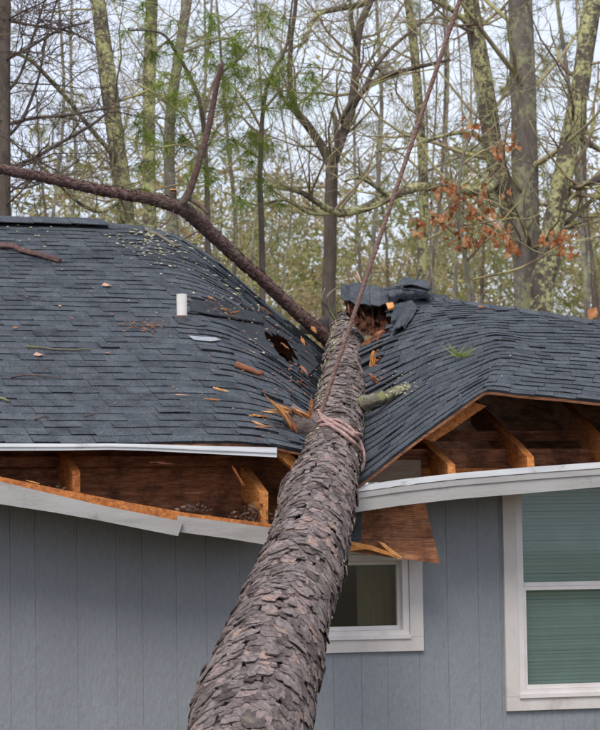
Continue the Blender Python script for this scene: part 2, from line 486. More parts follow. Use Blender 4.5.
# ---------------- windows
def window(w, kind):
    x0, x1, z0, z1 = w
    root = bpy.data.objects.new('window', None)
    link(root, house, V(((x0 + x1) / 2, 0, z0)))
    root['label'] = 'white framed sash window with lowered teal blind' if kind == 'blind' else 'small white framed window half hidden by the trunk'
    yf, yb = -0.034, -0.0125
    ct = 0.03 if kind == 'blind' else CAS             # narrow head casing tucked under the soffit
    for nm, bx in (('casing_board', (x0, x1, z0, z0 + CAS)), ('casing_board', (x0, x1, z1 - ct, z1)),
                   ('casing_board', (x0, x0 + CAS, z0 + CAS + .001, z1 - ct - .001)), ('casing_board', (x1 - CAS, x1, z0 + CAS + .001, z1 - ct - .001))):
        m = MB(); m.aabb((bx[0], yf, bx[2]), (bx[1], yb, bx[3]), U(0.3, 0.7))
        m.build(nm, M['trim'], root)
    a, b, c, d = x0 + CAS + .002, x1 - CAS - .002, z0 + CAS + .002, z1 - ct - .002
    fw = 0.04
    fr = MB()
    for (p, q, r, s) in ((a, b, c, c + fw), (a, b, d - fw, d), (a, a + fw, c + fw, d - fw), (b - fw, b, c + fw, d - fw)):
        fr.aabb((p, -0.026, r), (q, 0.09, s))
    fr.aabb((a - 0.004, -0.046, c - 0.012), (b + 0.004, -0.0265, c + 0.012))       # sill nose
    fr.build('frame', M['vinyl'], root)
    a, b, c, d = a + fw, b - fw, c + fw, d - fw
    sw = 0.022
    def sash(c0, d0, y, nm='sash'):
        m = MB()
        for (p, q, r, s) in ((a + .001, b - .001, c0, c0 + sw * 1.15), (a + .001, b - .001, d0 - sw, d0), (a + .001, a + sw, c0 + sw * 1.15, d0 - sw), (b - sw, b - .001, c0 + sw * 1.15, d0 - sw)):
            m.aabb((p, y, r), (q, y + 0.03, s))
        m.build(nm, M['vinyl'], root)
        m = MB(); m.aabb((a + sw - .004, y + 0.012, c0 + sw), (b - sw + .004, y + 0.016, d0 - sw + .004))
        m.build('pane', M['pane_small' if kind != 'blind' else 'pane'], root)
    if kind == 'blind':
        mid = at(540, 586, 0).z
        sash(c + .001, mid - 0.002, -0.012)
        sash(mid - 0.001, d - .001, 0.022)
        m = MB()
        z = c
        while z < d:
            t = U(0.2, 0.8)
            zz = z + U(-0.001, 0.001)
            pts = [V((a + .004, 0.075, zz)), V((b - .004, 0.075, zz)), V((b - .004, 0.064, zz + 0.0213)), V((a + .004, 0.064, zz + 0.0213))]
            m.slab(pts, V((0, 0.0015, 0.0008)), t)
            z += 0.0225
        m.build('blind', M['blind'], root, kind='stuff')
    else:
        sash(c + .001, d - .001, 0.012)
        m = MB()
        x = x1 - 0.36
        pts = []
        for k in range(30):
            pts.append((x + k * 0.012, 0.14 + 0.002 * math.sin(k * 1.3)))
        for k in range(29):
            (p, q), (r, s) = pts[k], pts[k + 1]
            m.add([(p, q, c - .1), (r, s, c - .1), (r, s, d + .1), (p, q, d + .1)], [(0, 1, 2, 3)], U(0.3, 0.7))
        m.build('curtain', M['curtain'], root, smooth=True)
    return root
window(W1, 'plain')
window(W2, 'blind')

def splinter(parent, a, b, wa, wb, m='fresh', tv=0.5, name='splinter'):
    d = (b - a)
    L_ = d.length
    d.normalize()
    n0 = d.orthogonal().normalized()
    b0 = d.cross(n0)
    mb = MB()
    for k in range(6):
        big = k == 0
        off = V() if big else (n0 * U(-1, 1) + b0 * U(-.7, .7)) * wa * 0.75
        f0, f1 = (0, 1) if big else (U(0, 0.35), U(0.55, 1.12))
        w0, w1 = (wa * 0.8, wb) if big else (wa * U(.22, .5), wb * U(.1, .5))
        p, q = a + d * (L_ * f0) + off, a + d * (L_ * f1) + off * U(0.2, 1.2) + (n0 * U(-1, 1) + b0 * U(-1, 1)) * wa * 0.35
        rings = 4
        vs, fs = [], []
        for i in range(rings + 1):
            f = i / rings
            w = w0 * (1 - f) + w1 * f
            if i == rings: w *= 0.25
            if i == 0: w *= 0.7
            c = p.lerp(q, f) + n0 * U(-.3, .3) * w + b0 * U(-.3, .3) * w
            vs += [c + n0 * w * U(.5, 1.1), c + b0 * w * U(.3, .7), c - n0 * w * U(.5, 1.1), c - b0 * w * U(.3, .7)]
        for i in range(rings):
            for j in range(4):
                fs.append((4 * i + j, 4 * i + (j + 1) % 4, 4 * i + 4 + (j + 1) % 4, 4 * i + 4 + j))
        fs += [(3, 2, 1, 0), (4 * rings, 4 * rings + 1, 4 * rings + 2, 4 * rings + 3)]
        mb.add(vs, fs, min(1, max(0, tv + U(-.35, .35))))
    return mb.build(name, M[m], parent)
# ---------------- left roof surface
def hinge(s):
    return -0.16 + 0.10 * s
TAN_SAG = 0.80
def sagL(x, s):
    k = 0.13
    e = (x - hinge(s)) / k
    sp = k * (math.log1p(math.exp(e)) if e < 30 else e)
    wave = 0.014 * nz(x * 0.8, s * 0.7, 2.0) + 0.003 * nz(x * 4, s * 3, 5)
    nearfold = 0.03 * math.exp(-((x - hinge(s) - 0.25) / 0.3) ** 2) * nz(x * 5, s * 2.5, 9)
    return -TAN_SAG * sp * (0.80 + 0.045 * s) + wave + nearfold
def surfL(x, s, h=0.0):
    return V((x, EY + s * CP, EZ + s * SP + sagL(x, s) + h))
def normal_of(f, x, s):
    e = 0.02
    return (f(x + e, s) - f(x - e, s)).cross(f(x, s + e) - f(x, s - e)).normalized()
def xmaxL(s):
    return 0.22 + 0.29 * s

HOLE_L = [(264, 332), (275, 333), (287, 338), (297, 350), (297, 359), (291, 364), (281, 356), (272, 345)]
BARE_L = [(188, 302), (224, 302), (238, 309), (262, 317), (282, 330), (300, 343), (306, 366), (292, 374), (266, 348), (232, 326), (190, 314)]
HOLE_R = [(336, 290), (372, 297), (390, 303), (393, 320), (388, 334), (374, 342), (366, 352), (336, 352)]

def sheet(name, f, gx, gs, keep, off, thick, m, parent):
    """closed sheet of small faces over a surface f(x, s)"""
    nx, ns = len(gx[0]), len(gs)
    top = [[f(gx[j][i], gs[j]) for i in range(nx)] for j in range(ns)]
    nrm = [[normal_of(f, gx[j][i], gs[j]) for i in range(nx)] for j in range(ns)]
    K = [[keep(gx[j][i] / 2 + gx[j + 1][i + 1] / 2, gs[j] / 2 + gs[j + 1] / 2, (top[j][i] + top[j + 1][i + 1]) / 2) for i in range(nx - 1)] for j in range(ns - 1)]
    vs, fs = [], []
    for j in range(ns):
        for i in range(nx):
            vs.append(top[j][i] + nrm[j][i] * off)
    q = nx * ns
    for j in range(ns):
        for i in range(nx):
            vs.append(top[j][i] + nrm[j][i] * (off - thick))
    def kk(j, i):
        return 0 <= j < ns - 1 and 0 <= i < nx - 1 and K[j][i]
    for j in range(ns - 1):
        for i in range(nx - 1):
            if not K[j][i]:
                continue
            a, b, c, d = j * nx + i, j * nx + i + 1, (j + 1) * nx + i + 1, (j + 1) * nx + i
            fs.append((a, b, c, d))
            fs.append((a + q, d + q, c + q, b + q))
            if not kk(j - 1, i): fs.append((a, a + q, b + q, b))
            if not kk(j + 1, i): fs.append((c, c + q, d + q, d))
            if not kk(j, i - 1): fs.append((d, d + q, a + q, a))
            if not kk(j, i + 1): fs.append((b, b + q, c + q, c))
    used = sorted({i for f_ in fs for i in f_})
    mp = {o: k for k, o in enumerate(used)}
    mb = MB()
    mb.add([vs[i] for i in used], [tuple(mp[i] for i in f_) for f_ in fs])
    return mb.build(name, m, parent, origin=(0, 0, 0)), mb

gs = [S_L * j / 84 for j in range(85)]
gxL = []
fine_x = [-5.3 + 3.3 * i / 16 for i in range(16)]
for s in gs:
    b = xmaxL(s) + 0.05 * nz(s * 6, 3.3)
    gxL.append(fine_x + [-2.0 + (b + 2.0) * i / 64 for i in range(65)])
def keepL(x, s, p):
    px, py = proj(p)
    return not inpoly(px + 1.5 * nz(px * .3, py * .3), py + 1.5 * nz(py * .3, px * .3, 4), HOLE_L)
def keepLd(x, s, p):
    px, py = proj(p)
    return not inpoly(282 + (px - 282) / 1.35, 348 + (py - 348) / 1.35, HOLE_L)
roofL, mbL = sheet('roof', surfL, gxL, gs, keepLd, -0.006, 0.014, M['plywood'], house)
roofL['label'] = 'left roof slope sagging towards the trunk'
feltL, mbF = sheet('underlayment', surfL, gxL, gs, keepL, -0.001, 0.004, M['felt'], roofL)
bvhL = BVHTree.FromPolygons([V(p) for p in mbF.v], mbF.f)

# ---------------- right roof surface: folded towards the trunk, lifted off its fascia
VR = [0, 7, 14, 22]
ROW = 0.143
ctrl = [  # columns along the eave: four points up the slope (pixel, depth)
    [(347, 492, -.50), (346, 428, 1.0), (347, 366, 2.4), (360, 300, 3.2)],
    [(366, 478, -.50), (376, 413, .85), (381, 350, 2.1), (393, 297, 3.0)],
    [(425, 433, -.50), (434, 379, .55), (428, 333, 1.6), (420, 297, 2.6)],
    [(484, 392, -.52), (497, 354, .40), (482, 323, 1.35), (447, 299, 2.3)],
    [(524, 394.5, -.52), (536, 357, .40), (520, 326, 1.3), (484, 297, 2.2)],
    [(602, 402, -.52), (604, 362, .40), (590, 326, 1.3), (556, 294, 2.2)],
    [(720, 415, -.52), (716, 374, .40), (700, 335, 1.3), (664, 302, 2.2)],
    [(860, 430, -.52), (852, 388, .40), (836, 348, 1.3), (800, 314, 2.2)],
]
CT = [[at(*q) for q in c] for c in ctrl]
ulen = [0.0]
for a, b in zip(CT[:-1], CT[1:]):
    ulen.append(ulen[-1] + (b[0] - a[0]).length)
def cr(p0, p1, p2, p3, t):
    return 0.5 * ((2 * p1) + (p2 - p0) * t + (2 * p0 - 5 * p1 + 4 * p2 - p3) * t * t + (3 * p1 - p0 - 3 * p2 + p3) * t ** 3)
def crl(L, k, t):
    n = len(L)
    p1, p2 = L[k], L[k + 1]
    p0 = L[k - 1] if k > 0 else p1 * 2 - p2
    p3 = L[k + 2] if k + 2 < n else p2 * 2 - p1
    return cr(p0, p1, p2, p3, t)
def seg(arr, x):
    k = 0
    while k < len(arr) - 2 and x > arr[k + 1]:
        k += 1
    return k, (x - arr[k]) / (arr[k + 1] - arr[k])
def surfR(u, s, h=0.0):
    kv, tv = seg(VR, s / ROW)
    ku, tu = seg(ulen, u)
    col_ = [crl(c, kv, tv) for c in CT]
    k_ = min(1.0, 0.22 + 0.65 * s / (22 * ROW))      # a sharp fold at the eave, softer towards the ridge
    P = crl(col_, ku, tu) * k_ + col_[ku].lerp(col_[ku + 1], tu) * (1 - k_)
    P = P + V((0, 0, 0.012 * nz(u * 2.5, s * 2, 7) + h))
    return P
_hipu = ulen
_hipv = [22, 22, 22, 21.3, 18.6, 15.4, 10.5, 4.5]
def vhip(u):
    k, t = seg(_hipu, u)
    return (_hipv[k] * (1 - t) + _hipv[k + 1] * t) * ROW
UMAX = ulen[-1]
gsR = [22 * ROW * j / 60 for j in range(61)]
gxR = [[UMAX * i / 110 for i in range(111)] for s in gsR]
def keepR(u, s, p):
    if s > vhip(u):
        return False
    px, py = proj(p)
    return not inpoly(px + 2 * nz(px * .2, py * .2), py + 2 * nz(py * .2, px * .2, 4), HOLE_R)
roofR, mbR = sheet('roof', surfR, gxR, gsR, keepR, -0.006, 0.016, M['plywood'], house)
roofR['label'] = 'right roof slope folded over and lifted off its fascia'
feltR, mbG = sheet('underlayment', surfR, gxR, gsR, keepR, -0.001, 0.004, M['felt'], roofR)
bvhR = BVHTree.FromPolygons([V(p) for p in mbG.v], mbG.f)

# ---------------- shingles
SH = []                                              # (visible size, mesh builder, roof)
def shingle(f, x0, x1, s0, s1, h, tintv, lift=0.0, skew=0.0):
    mb = MB()
    k = 3
    vs = []
    for i in range(k + 1):
        x = x0 + (x1 - x0) * i / k
        n0 = normal_of(f, x, s0)
        pb = f(x + skew, s0)
        pt = f(x, s1)
        vs += [pb + n0 * (h + lift), pt + n0 * 0.003, pb + n0 * 0.0005]
    fs = []
    for i in range(k):
        a, b = 3 * i, 3 * i + 3
        fs += [(a, b, b + 1, a + 1)]
    e = 3 * k
    fs += [(2, 0, 1), (e, e + 2, e + 1)]
    mb.add(vs, fs, tintv)
    for i in range(k):                               # cut asphalt edge, darkened further to stand in for the shadow line beneath
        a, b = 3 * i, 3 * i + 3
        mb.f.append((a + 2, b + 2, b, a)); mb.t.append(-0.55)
    return mb
def lay(f, roof, starts, x_lo, x_hi, skip, disturb):
    for r in range(len(starts) - 1):
        gap = starts[r + 1] - starts[r]
        s0 = starts[r] + U(-0.002, 0.002)
        s1 = s0 + gap + 0.02
        x = x_lo(s0) - U(0, 0.25)
        thick = random.random() < 0.5
        while x < x_hi(s0):
            w = U(0.11, 0.22)
            x1 = min(x + w, x_hi(s0) + 0.02)
            xc = (x + x1) / 2
            if x1 - x > 0.05:
                p = f(xc, s0 + gap / 2)
                px, py = proj(p)
                if not skip(xc, s0, px, py):
                    dd = disturb(px, py)
                    h = (0.0088 if thick else 0.0042) + U(0, 0.0012) + (U(0, 0.009) if random.random() < 0.04 + dd else 0)
                    tv = min(1, max(0, random.gauss(0.5, 0.18)))
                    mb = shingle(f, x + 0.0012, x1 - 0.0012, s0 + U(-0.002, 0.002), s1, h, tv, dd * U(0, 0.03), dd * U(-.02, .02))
                    vis = -20 < px < 620 and 180 < py < 500
                    size = w / px2m(p) if vis else 0
                    SH.append((size * (1 if vis else 0), mb, roof))
            x = x1
            thick = (not thick) if random.random() < 0.8 else thick
def skipL(x, s, px, py):
    if inpoly(px, py, BARE_L) or inpoly(px, py, HOLE_L):
        return True
    return False
def distL(px, py):
    return 0.3 if (px > 245 and py > 320) else (0.1 if px > 200 else 0.02)
def skipR(u, s, px, py):
    return s > vhip(u) - 0.05 or inpoly(px, py, HOLE_R) or (px < 372 and py < 372)
def distR(px, py):
    return 0.35 if px < 400 else 0.06
def row_starts(total, a, b):
    out, z = [0.0], 0.0
    while z < total - 0.03:
        z += a + (b - a) * z / total
        out.append(z)
    return out
lay(surfL, roofL, row_starts(S_L, 0.128, 0.092), lambda s: -5.25, lambda s: xmaxL(s) - 0.02, skipL, distL)
lay(surfR, roofR, row_starts(22 * ROW, 0.108, 0.088), lambda s: 0.05, lambda s: UMAX - 0.1, skipR, distR)
SH.sort(key=lambda a: -a[0])
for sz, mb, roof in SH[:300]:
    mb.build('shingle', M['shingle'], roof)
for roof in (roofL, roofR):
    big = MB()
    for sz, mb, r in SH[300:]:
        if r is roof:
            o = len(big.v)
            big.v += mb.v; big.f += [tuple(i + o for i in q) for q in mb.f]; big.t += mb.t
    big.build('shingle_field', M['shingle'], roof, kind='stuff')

# back slopes (continue the roof behind the ridge)
ZR = EZ + S_L * SP
YR = EY + S_L * CP
def backL(x, s):
    return V((x, YR + 0.02 + s * CP, ZR - 0.012 - s * SP + sagL(x, S_L)))
bgs = [0.02 + 5.0 * j / 20 for j in range(21)]
bgx = [[-5.3 + (xmaxL(S_L) + 5.3) * i / 60 for i in range(61)] for s in bgs]
sheet('back_slope', backL, bgx, bgs, lambda *a: True, 0.0, 0.016, M['shingle'], house)
def backR(u, s):
    p = surfR(u, vhip(u))
    return p + V((0.45 * s, 0.9 * s + 0.02, -0.38 * s - 0.012))
bgs = [0.02 + 5.0 * j / 12 for j in range(13)]
bgx = [[ulen[1] * 0.4 + (UMAX - ulen[1] * 0.4) * i / 50 for i in range(51)] for s in bgs]
sheet('back_slope', backR, bgx, bgs, lambda *a: True, 0.0, 0.016, M['shingle'], house)

for f_, nm in ((lambda x, s: backL(x, s) + V((0, 0, -0.03)), 0), (lambda u, s: backR(u, s) + V((0, 0, -0.03)), 1)):
    q_ = [0.05 + 4.9 * j / 8 for j in range(9)]
    xs_ = [[-5.2 + (xmaxL(S_L) + 5.1) * i / 30 for i in range(31)] for s in q_] if nm == 0 else [[ulen[1] * 0.5 + (UMAX - ulen[1] * 0.5 - 0.05) * i / 30 for i in range(31)] for s in q_]
    sheet('back_deck', f_, xs_, q_, lambda *a: True, 0.0, 0.012, M['plywood'], house)
# ridge and hip caps
def cap(p, q, nrm_f, down_f, down_b, roof, h, tv):
    mb = MB()
    vs = []
    for w, e in ((p, 0.008), (q, 0.002)):
        vs += [w + down_f * 0.13 + nrm_f * (h + e), w + V((0, 0, 1)) * (h + e + 0.006), w + down_b * 0.13 + V((0, 0, h + e + 0.004)),
               w + down_f * 0.13 + nrm_f * (h + e - 0.006), w + V((0, 0, 1)) * (h + e - 0.002)]
    mb.add(vs, [(0, 1, 6, 5), (1, 2, 7, 6), (3, 0, 5, 8), (3, 4, 1, 0), (5, 6, 9, 8)], tv)
    mb.build('ridge_cap', M['shingle'], roof)
x = -5.2
while x < 0.62:
    x1 = x + 0.145 * 1.9
    p, q = surfL(x, S_L), surfL(x1, S_L)
    px, py = proj(p)
    lifted = 0.035 if px < 92 else 0.005
    cap(p, q, normal_of(surfL, x, S_L), V((0, -CP, -SP)), V((0, CP, -SP)), roofL, lifted, U(0.5, 0.9))
    x = x1
u = ulen[1] + 0.05
while u < UMAX - 0.4:
    u1 = u + 0.15
    p, q = surfR(u, vhip(u)), surfR(u1, vhip(u1))
    n0 = normal_of(surfR, u, vhip(u))
    dn = (surfR(u, vhip(u) - 0.2) - p).normalized()
    cap(p, q, n0, dn, V((0.4, 0.8, -0.4)).normalized(), roofR, 0.006, U(0.45, 0.8))
    u = u1

# torn chunks of shingle at the broken ridge end
def torn(pts, name='torn_shingle', m='shingle', thick=0.014, tv=0.5, parent=None):
    P = [at(q[0], q[1], q[2] + np.interp(q[0], [345, 393, 420, 450], [0.95, 0.8, 0.4, 0.05])) for q in pts]
    c = sum(P, V()) / len(P)
    nrm = V()
    for i in range(len(P)):
        nrm += (P[i] - c).cross(P[(i + 1) % len(P)] - c)
    nrm.normalize()
    if nrm.dot(CAM - c) < 0:
        nrm = -nrm
    mb = MB()
    mb.slab(P, -nrm * thick, tv)
    return mb.build(name, M[m], parent or house)
random.seed(21)
x = 341.0
i = 0
while x < 436:                                       # ragged tabs along the broken ridge end
    w = U(9, 15)
    ytop = 283.5 + (x - 341) * 0.105 + U(-1.5, 1.0)
    yb = 299.5 + (x - 341) * 0.05 + U(-4.5, 4.0)
    d = U(-.05, .05)
    torn([(x, ytop + U(-1, 1), 2.22 + d), (x + w, ytop + 1.2 + U(-1, 1), 2.24 + d), (x + w + U(-1, 2), yb + U(-2.5, 2.5), 1.94 + d), (x + w * 0.5, yb + U(-3, 3), 1.93 + d), (x + U(-1, 1), yb + U(-2.5, 2.5), 1.94 + d)], thick=0.005, tv=U(0.25, 0.8))
    x += w * 0.84
    i += 1
def curled(c4, bulge, tv, nu=8, nv=4, thick=0.007):
    """a thin bent scrap of shingle over four corners (pixel, depth)"""
    A, B, C, D = [at(q[0], q[1], q[2] + np.interp(q[0], [345, 393, 420, 450], [0.95, 0.8, 0.4, 0.05])) for q in c4]
    top = []
    for j in range(nv + 1):
        for i in range(nu + 1):
            u_, v_ = i / nu, j / nv
            p = (A * (1 - u_) + B * u_) * (1 - v_) + (D * (1 - u_) + C * u_) * v_
            w_ = bulge * (math.sin(math.pi * u_) * 0.6 + 0.5 * nz(u_ * 3 + c4[0][0], v_ * 2)) + 0.02 * (v_ ** 2)
            e_ = 0.010 * nz(u_ * 9, v_ * 9, c4[0][1]) if i in (0, nu) or j in (0, nv) else 0
            top.append(p + V((e_, -w_ * 0.6, w_)))
    nn = (nu + 1) * (nv + 1)
    vs = top + [p + V((0, 0.004, -thick)) for p in top]
    fs = []
    for j in range(nv):
        for i in range(nu):
            a_ = j * (nu + 1) + i
            fs += [(a_, a_ + 1, a_ + nu + 2, a_ + nu + 1), (a_ + nn, a_ + nu + 1 + nn, a_ + nu + 2 + nn, a_ + 1 + nn)]
    rim = [i for i in range(nu)] + [nu + j * (nu + 1) for j in range(nv)] + [nv * (nu + 1) + i for i in range(nu, 0, -1)] + [j * (nu + 1) for j in range(nv, 0, -1)]
    for k in range(len(rim)):
        p, q = rim[k], rim[(k + 1) % len(rim)]
        fs.append((q, p, p + nn, q + nn))
    mb = MB(); mb.add(vs, fs, tv)
    return mb.build('torn_shingle', M['shingle'], house)
curled([(384, 288, 2.08), (404, 287, 2.12), (420, 294.5, 1.9), (388, 292, 1.92)], 0.02, 0.35)
curled([(401, 279, 2.12), (430, 282.5, 2.14), (428, 291.5, 1.92), (394, 289, 1.90)], 0.03, 0.7)
curled([(404, 284, 2.02), (432, 288, 2.04), (424, 295, 1.88), (402, 293.5, 1.88)], 0.012, 0.15)
curled([(403, 303.5, 1.88), (418, 307, 1.80), (404, 332, 1.38), (390, 336, 1.32)], 0.05, 0.42)
curled([(394, 306, 1.80), (404, 303, 1.88), (396, 324, 1.5), (390, 326, 1.46)], 0.02, 0.25)
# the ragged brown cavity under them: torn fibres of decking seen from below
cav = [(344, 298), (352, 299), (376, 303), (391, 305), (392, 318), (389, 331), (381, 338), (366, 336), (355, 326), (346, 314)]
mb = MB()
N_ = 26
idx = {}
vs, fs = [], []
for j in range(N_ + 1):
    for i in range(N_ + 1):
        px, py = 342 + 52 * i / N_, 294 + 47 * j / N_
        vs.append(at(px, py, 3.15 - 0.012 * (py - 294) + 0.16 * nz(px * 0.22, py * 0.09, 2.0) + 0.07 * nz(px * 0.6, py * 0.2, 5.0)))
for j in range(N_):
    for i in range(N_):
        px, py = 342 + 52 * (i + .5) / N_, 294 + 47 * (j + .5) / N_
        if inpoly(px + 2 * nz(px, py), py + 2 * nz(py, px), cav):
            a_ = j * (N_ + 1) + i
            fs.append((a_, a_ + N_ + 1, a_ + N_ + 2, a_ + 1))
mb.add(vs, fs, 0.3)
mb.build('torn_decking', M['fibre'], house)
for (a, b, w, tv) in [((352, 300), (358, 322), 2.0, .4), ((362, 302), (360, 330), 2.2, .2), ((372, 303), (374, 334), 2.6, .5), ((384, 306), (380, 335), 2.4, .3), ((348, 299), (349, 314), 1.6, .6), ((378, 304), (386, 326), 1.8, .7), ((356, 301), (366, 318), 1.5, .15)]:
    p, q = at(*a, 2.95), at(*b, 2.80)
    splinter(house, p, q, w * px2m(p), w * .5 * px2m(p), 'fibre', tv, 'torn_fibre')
torn([(386, 303, 1.9), (393, 302, 1.92), (395, 307, 1.86), (388, 309, 1.84)], 'torn_decking', 'fresh', 0.015, 0.6)

# underlayment strips and dangling flap beside the trunk, left
for pts, tv in [([(190, 305, 0), (224, 304, 0), (240, 311, 0), (262, 318, 0), (264, 326, 0), (240, 322, 0), (214, 318, 0), (190, 314, 0)], 0.5),
                ([(296, 346, 0), (310, 350, 0), (318, 368, 0), (306, 380, 0), (298, 366, 0)], 0.6)]:
    P = []
    for (a, b, _) in pts:
        h = bvhL.ray_cast(CAM, ray(a, b))
        P.append((h[0] if h[0] else at(a, b, 2.5)) + V((0, -0.01, 0.022)))
    mb = MB(); mb.slab(P, V((0, 0.003, -0.008)), tv)
    mb.build('underlayment_flap', M['felt'], roofL)

P = []  # dark sheet added below the hole, standing in for the shade inside
for (a, b) in [(258, 326), (290, 330), (306, 352), (296, 376), (272, 362)]:
    q_ = on(bvhL, a, b)
    if not bvhL.ray_cast(CAM, ray(a, b))[0]: q_ = at(a, b, 2.2)
    P.append(q_ + V((0, 0.16, -0.16)))
mb = MB(); mb.slab(P, V((0, 0.0, -0.008)), 0.2)
mb.build('hole_shade_sheet', M['felt'], roofL)
# ---------------- vent pipe
h = bvhL.ray_cast(CAM, ray(182, 321))[0]
k = px2m(h)
vp = MB()
hh = 27 * k
ring = 16
pts = [h + V((0, 0, z)) for z in (-0.05, hh)]
vp.tube(pts, [5.3 * k] * 2, ring, cap=False)
vp.tube([h + V((0, 0, z)) for z in (hh, hh - 0.12)], [4.4 * k] * 2, ring, cap=False)
o = len(vp.v)
vs = [h + V((math.cos(t) * r, math.sin(t) * r, hh)) for r in (5.3 * k, 4.4 * k) for t in [2 * math.pi * i / ring for i in range(ring)]]
vp.add(vs, [(i, (i + 1) % ring, ring + (i + 1) % ring, ring + i) for i in range(ring)])
vpo = vp.build('vent_pipe', M['pvc'], house, smooth=True)
rb = MB(); rb.tube([h + V((0, 0, -0.02)), h + V((0, 0, 0.035))], [5.7 * k] * 2, ring, cap=False); rb.build('rusty_band', M['rust'], vpo)
nL = V((0, -SP, CP))
bt = MB()
bt.tube([h + V((0, 0, -0.06)), h + V((0, 0, 0.015)), h + V((0, 0, 0.03))], [0.10, 0.055, 0.042], 14)
bt.build('pipe_boot', M['flash'], vpo)
fpl = MB()
e1 = (surfL(h.x + .1, (h.y - EY) / CP) - surfL(h.x - .1, (h.y - EY) / CP)).normalized()
e2 = (surfL(h.x, (h.y - EY) / CP + .1) - surfL(h.x, (h.y - EY) / CP - .1)).normalized()
e3 = e1.cross(e2)
fpl.slab([h + e1 * a_ + e2 * b_ + e3 * 0.016 for a_, b_ in ((-.05, .06), (.12, .05), (.14, -.10), (.06, -.14), (-.05, -.10))], -e3 * 0.006)
fpl.build('flashing', M['flash'], vpo)
fp = MB()
for (px0, py0) in [(203, 341)]:
    q = bvhL.ray_cast(CAM, ray(px0, py0))[0]
    e1 = (surfL(q.x + .1, (q.y - EY) / CP) - surfL(q.x - .1, (q.y - EY) / CP)).normalized()
    pl = [q + e1 * 0.10 + V((0, .04, .035)), q - e1 * 0.09 + V((0, .03, .03)), q - e1 * 0.07 + V((0, -.04, .0)), q + e1 * 0.04 + V((0, -.05, .0)), q + e1 * 0.12 + V((0, 0, .02))]
    fp.slab(pl, V((0, 0, -0.003)))
fp.build('flashing_scrap', M['alu'], vpo)

# ---------------- eaves: fascia boards, drip edges, rafters, blocking
def board(name, m, tops, bots, Y0, thick, parent=house, dy=None, tv=0.5):
    """board following pixel polylines of its top and bottom edge; Y0 front plane"""
    mb = MB()
    n = len(tops)
    vs = []
    for i in range(n):
        yy = Y0 if dy is None else Y0 + dy[i]
        a, b = at(tops[i][0], tops[i][1], yy), at(bots[i][0], bots[i][1], yy)
        vs += [a, b, b + V((0, thick, 0)), a + V((0, thick, 0))]
    fs = []
    for i in range(n - 1):
        p = 4 * i
        fs += [(p, p + 1, p + 5, p + 4), (p + 1, p + 2, p + 6, p + 5), (p + 2, p + 3, p + 7, p + 6), (p + 3, p, p + 4, p + 7)]
    fs += [(0, 3, 2, 1), (4 * n - 4, 4 * n - 3, 4 * n - 2, 4 * n - 1)]
    mb.add(vs, fs, tv)
    return mb.build(name, m if not isinstance(m, str) else M[m], parent)

board('drip_edge', 'metal', [(-420, 441), (-100, 442), (0, 443.2), (60, 443.5), (110, 443.3), (150, 444.2), (215, 446), (277, 447.5)],
      [(-420, 449), (-100, 450), (0, 450.6), (60, 450.4), (110, 449.6), (150, 450.8), (215, 454), (277, 457.3)], EY - 0.022, 0.004)
board('drip_edge_hem', 'metal', [(-420, 443.5), (-100, 444.5), (0, 445.6), (60, 445.6), (110, 445.2), (150, 446.2), (215, 449), (277, 451.3)],
      [(-420, 445), (-100, 446), (0, 447), (60, 447), (110, 446.6), (150, 447.6), (215, 450.6), (277, 453)], EY - 0.03, 0.006)
board('fascia_board', 'fascia', [(-420, 452), (-200, 458), (-80, 469), (0, 481.5), (55, 494.5), (100, 505), (150, 515), (183, 521.5)],
      [(-420, 474), (-200, 480), (-80, 491), (0, 504), (55, 512.5), (100, 520.5), (150, 530.5), (178, 536)], EY - 0.045, 0.02, tv=0.5)
board('fascia_board', 'fascia', [(178, 515.5), (225, 521.5), (274, 528), (300, 531)], [(176, 531.5), (225, 538), (268, 545), (300, 549)], EY - 0.018, 0.02, tv=0.3)
board('sub_fascia', 'rafter', [(-420, 447), (-200, 453), (-80, 464), (0, 476.5), (67, 490.5), (130, 502.5), (185, 512.5), (275, 524.5), (300, 528)],
      [(-420, 468), (-200, 474), (-80, 485), (0, 497), (67, 509), (130, 520), (185, 528), (275, 541), (300, 544)], EY + 0.006, 0.035, tv=0.2)
# fallen soffit panel between fascia and wall
sp_ = MB()
A = [at(p, q, EY + 0.05) for p, q in ((-420, 470), (0, 500), (150, 524), (285, 543))]
B = [V((a.x, -0.02, a.z + 0.05)) for a in A]
for i in range(3):
    sp_.slab([A[i], A[i + 1], B[i + 1], B[i]], V((0, 0, 0.012)))
sp_.build('soffit_panel', M['plywood'], house)
# right
rt_t = [(345, 487), (357, 486), (400, 479.5), (457, 473), (530, 467), (600, 462), (720, 455), (900, 445)]
rt_b = [(345, 492.5), (357, 491.8), (400, 485.5), (457, 479), (530, 473), (600, 468), (720, 461), (900, 451)]
board('drip_edge', 'metal', rt_t, rt_b, EY - 0.038, 0.05)
board('fascia_board', 'fascia', [(a, b + 0.5) for a, b in rt_b], [(345, 513.5), (357, 512), (400, 505.5), (457, 499), (530, 493), (600, 487), (720, 480), (900, 470)], EY - 0.026, 0.022, tv=0.55)
board('fascia_trim', 'fascia', [(a, b + 1.0) for a, b in rt_b], [(a, b + 6.5) for a, b in rt_b], EY - 0.034, 0.007, tv=0.8)
# soffit right
sp_ = MB()
A = [at(p, q, EY + 0.02) for p, q in ((440, 497), (530, 489), (600, 483), (720, 476), (900, 466))]
B = [V((a.x, -0.015, a.z + 0.02)) for a in A]
for i in range(4):
    sp_.slab([A[i], A[i + 1], B[i + 1], B[i]], V((0, 0, 0.012)))
sp_.build('soffit_panel', M['plywood'], house)
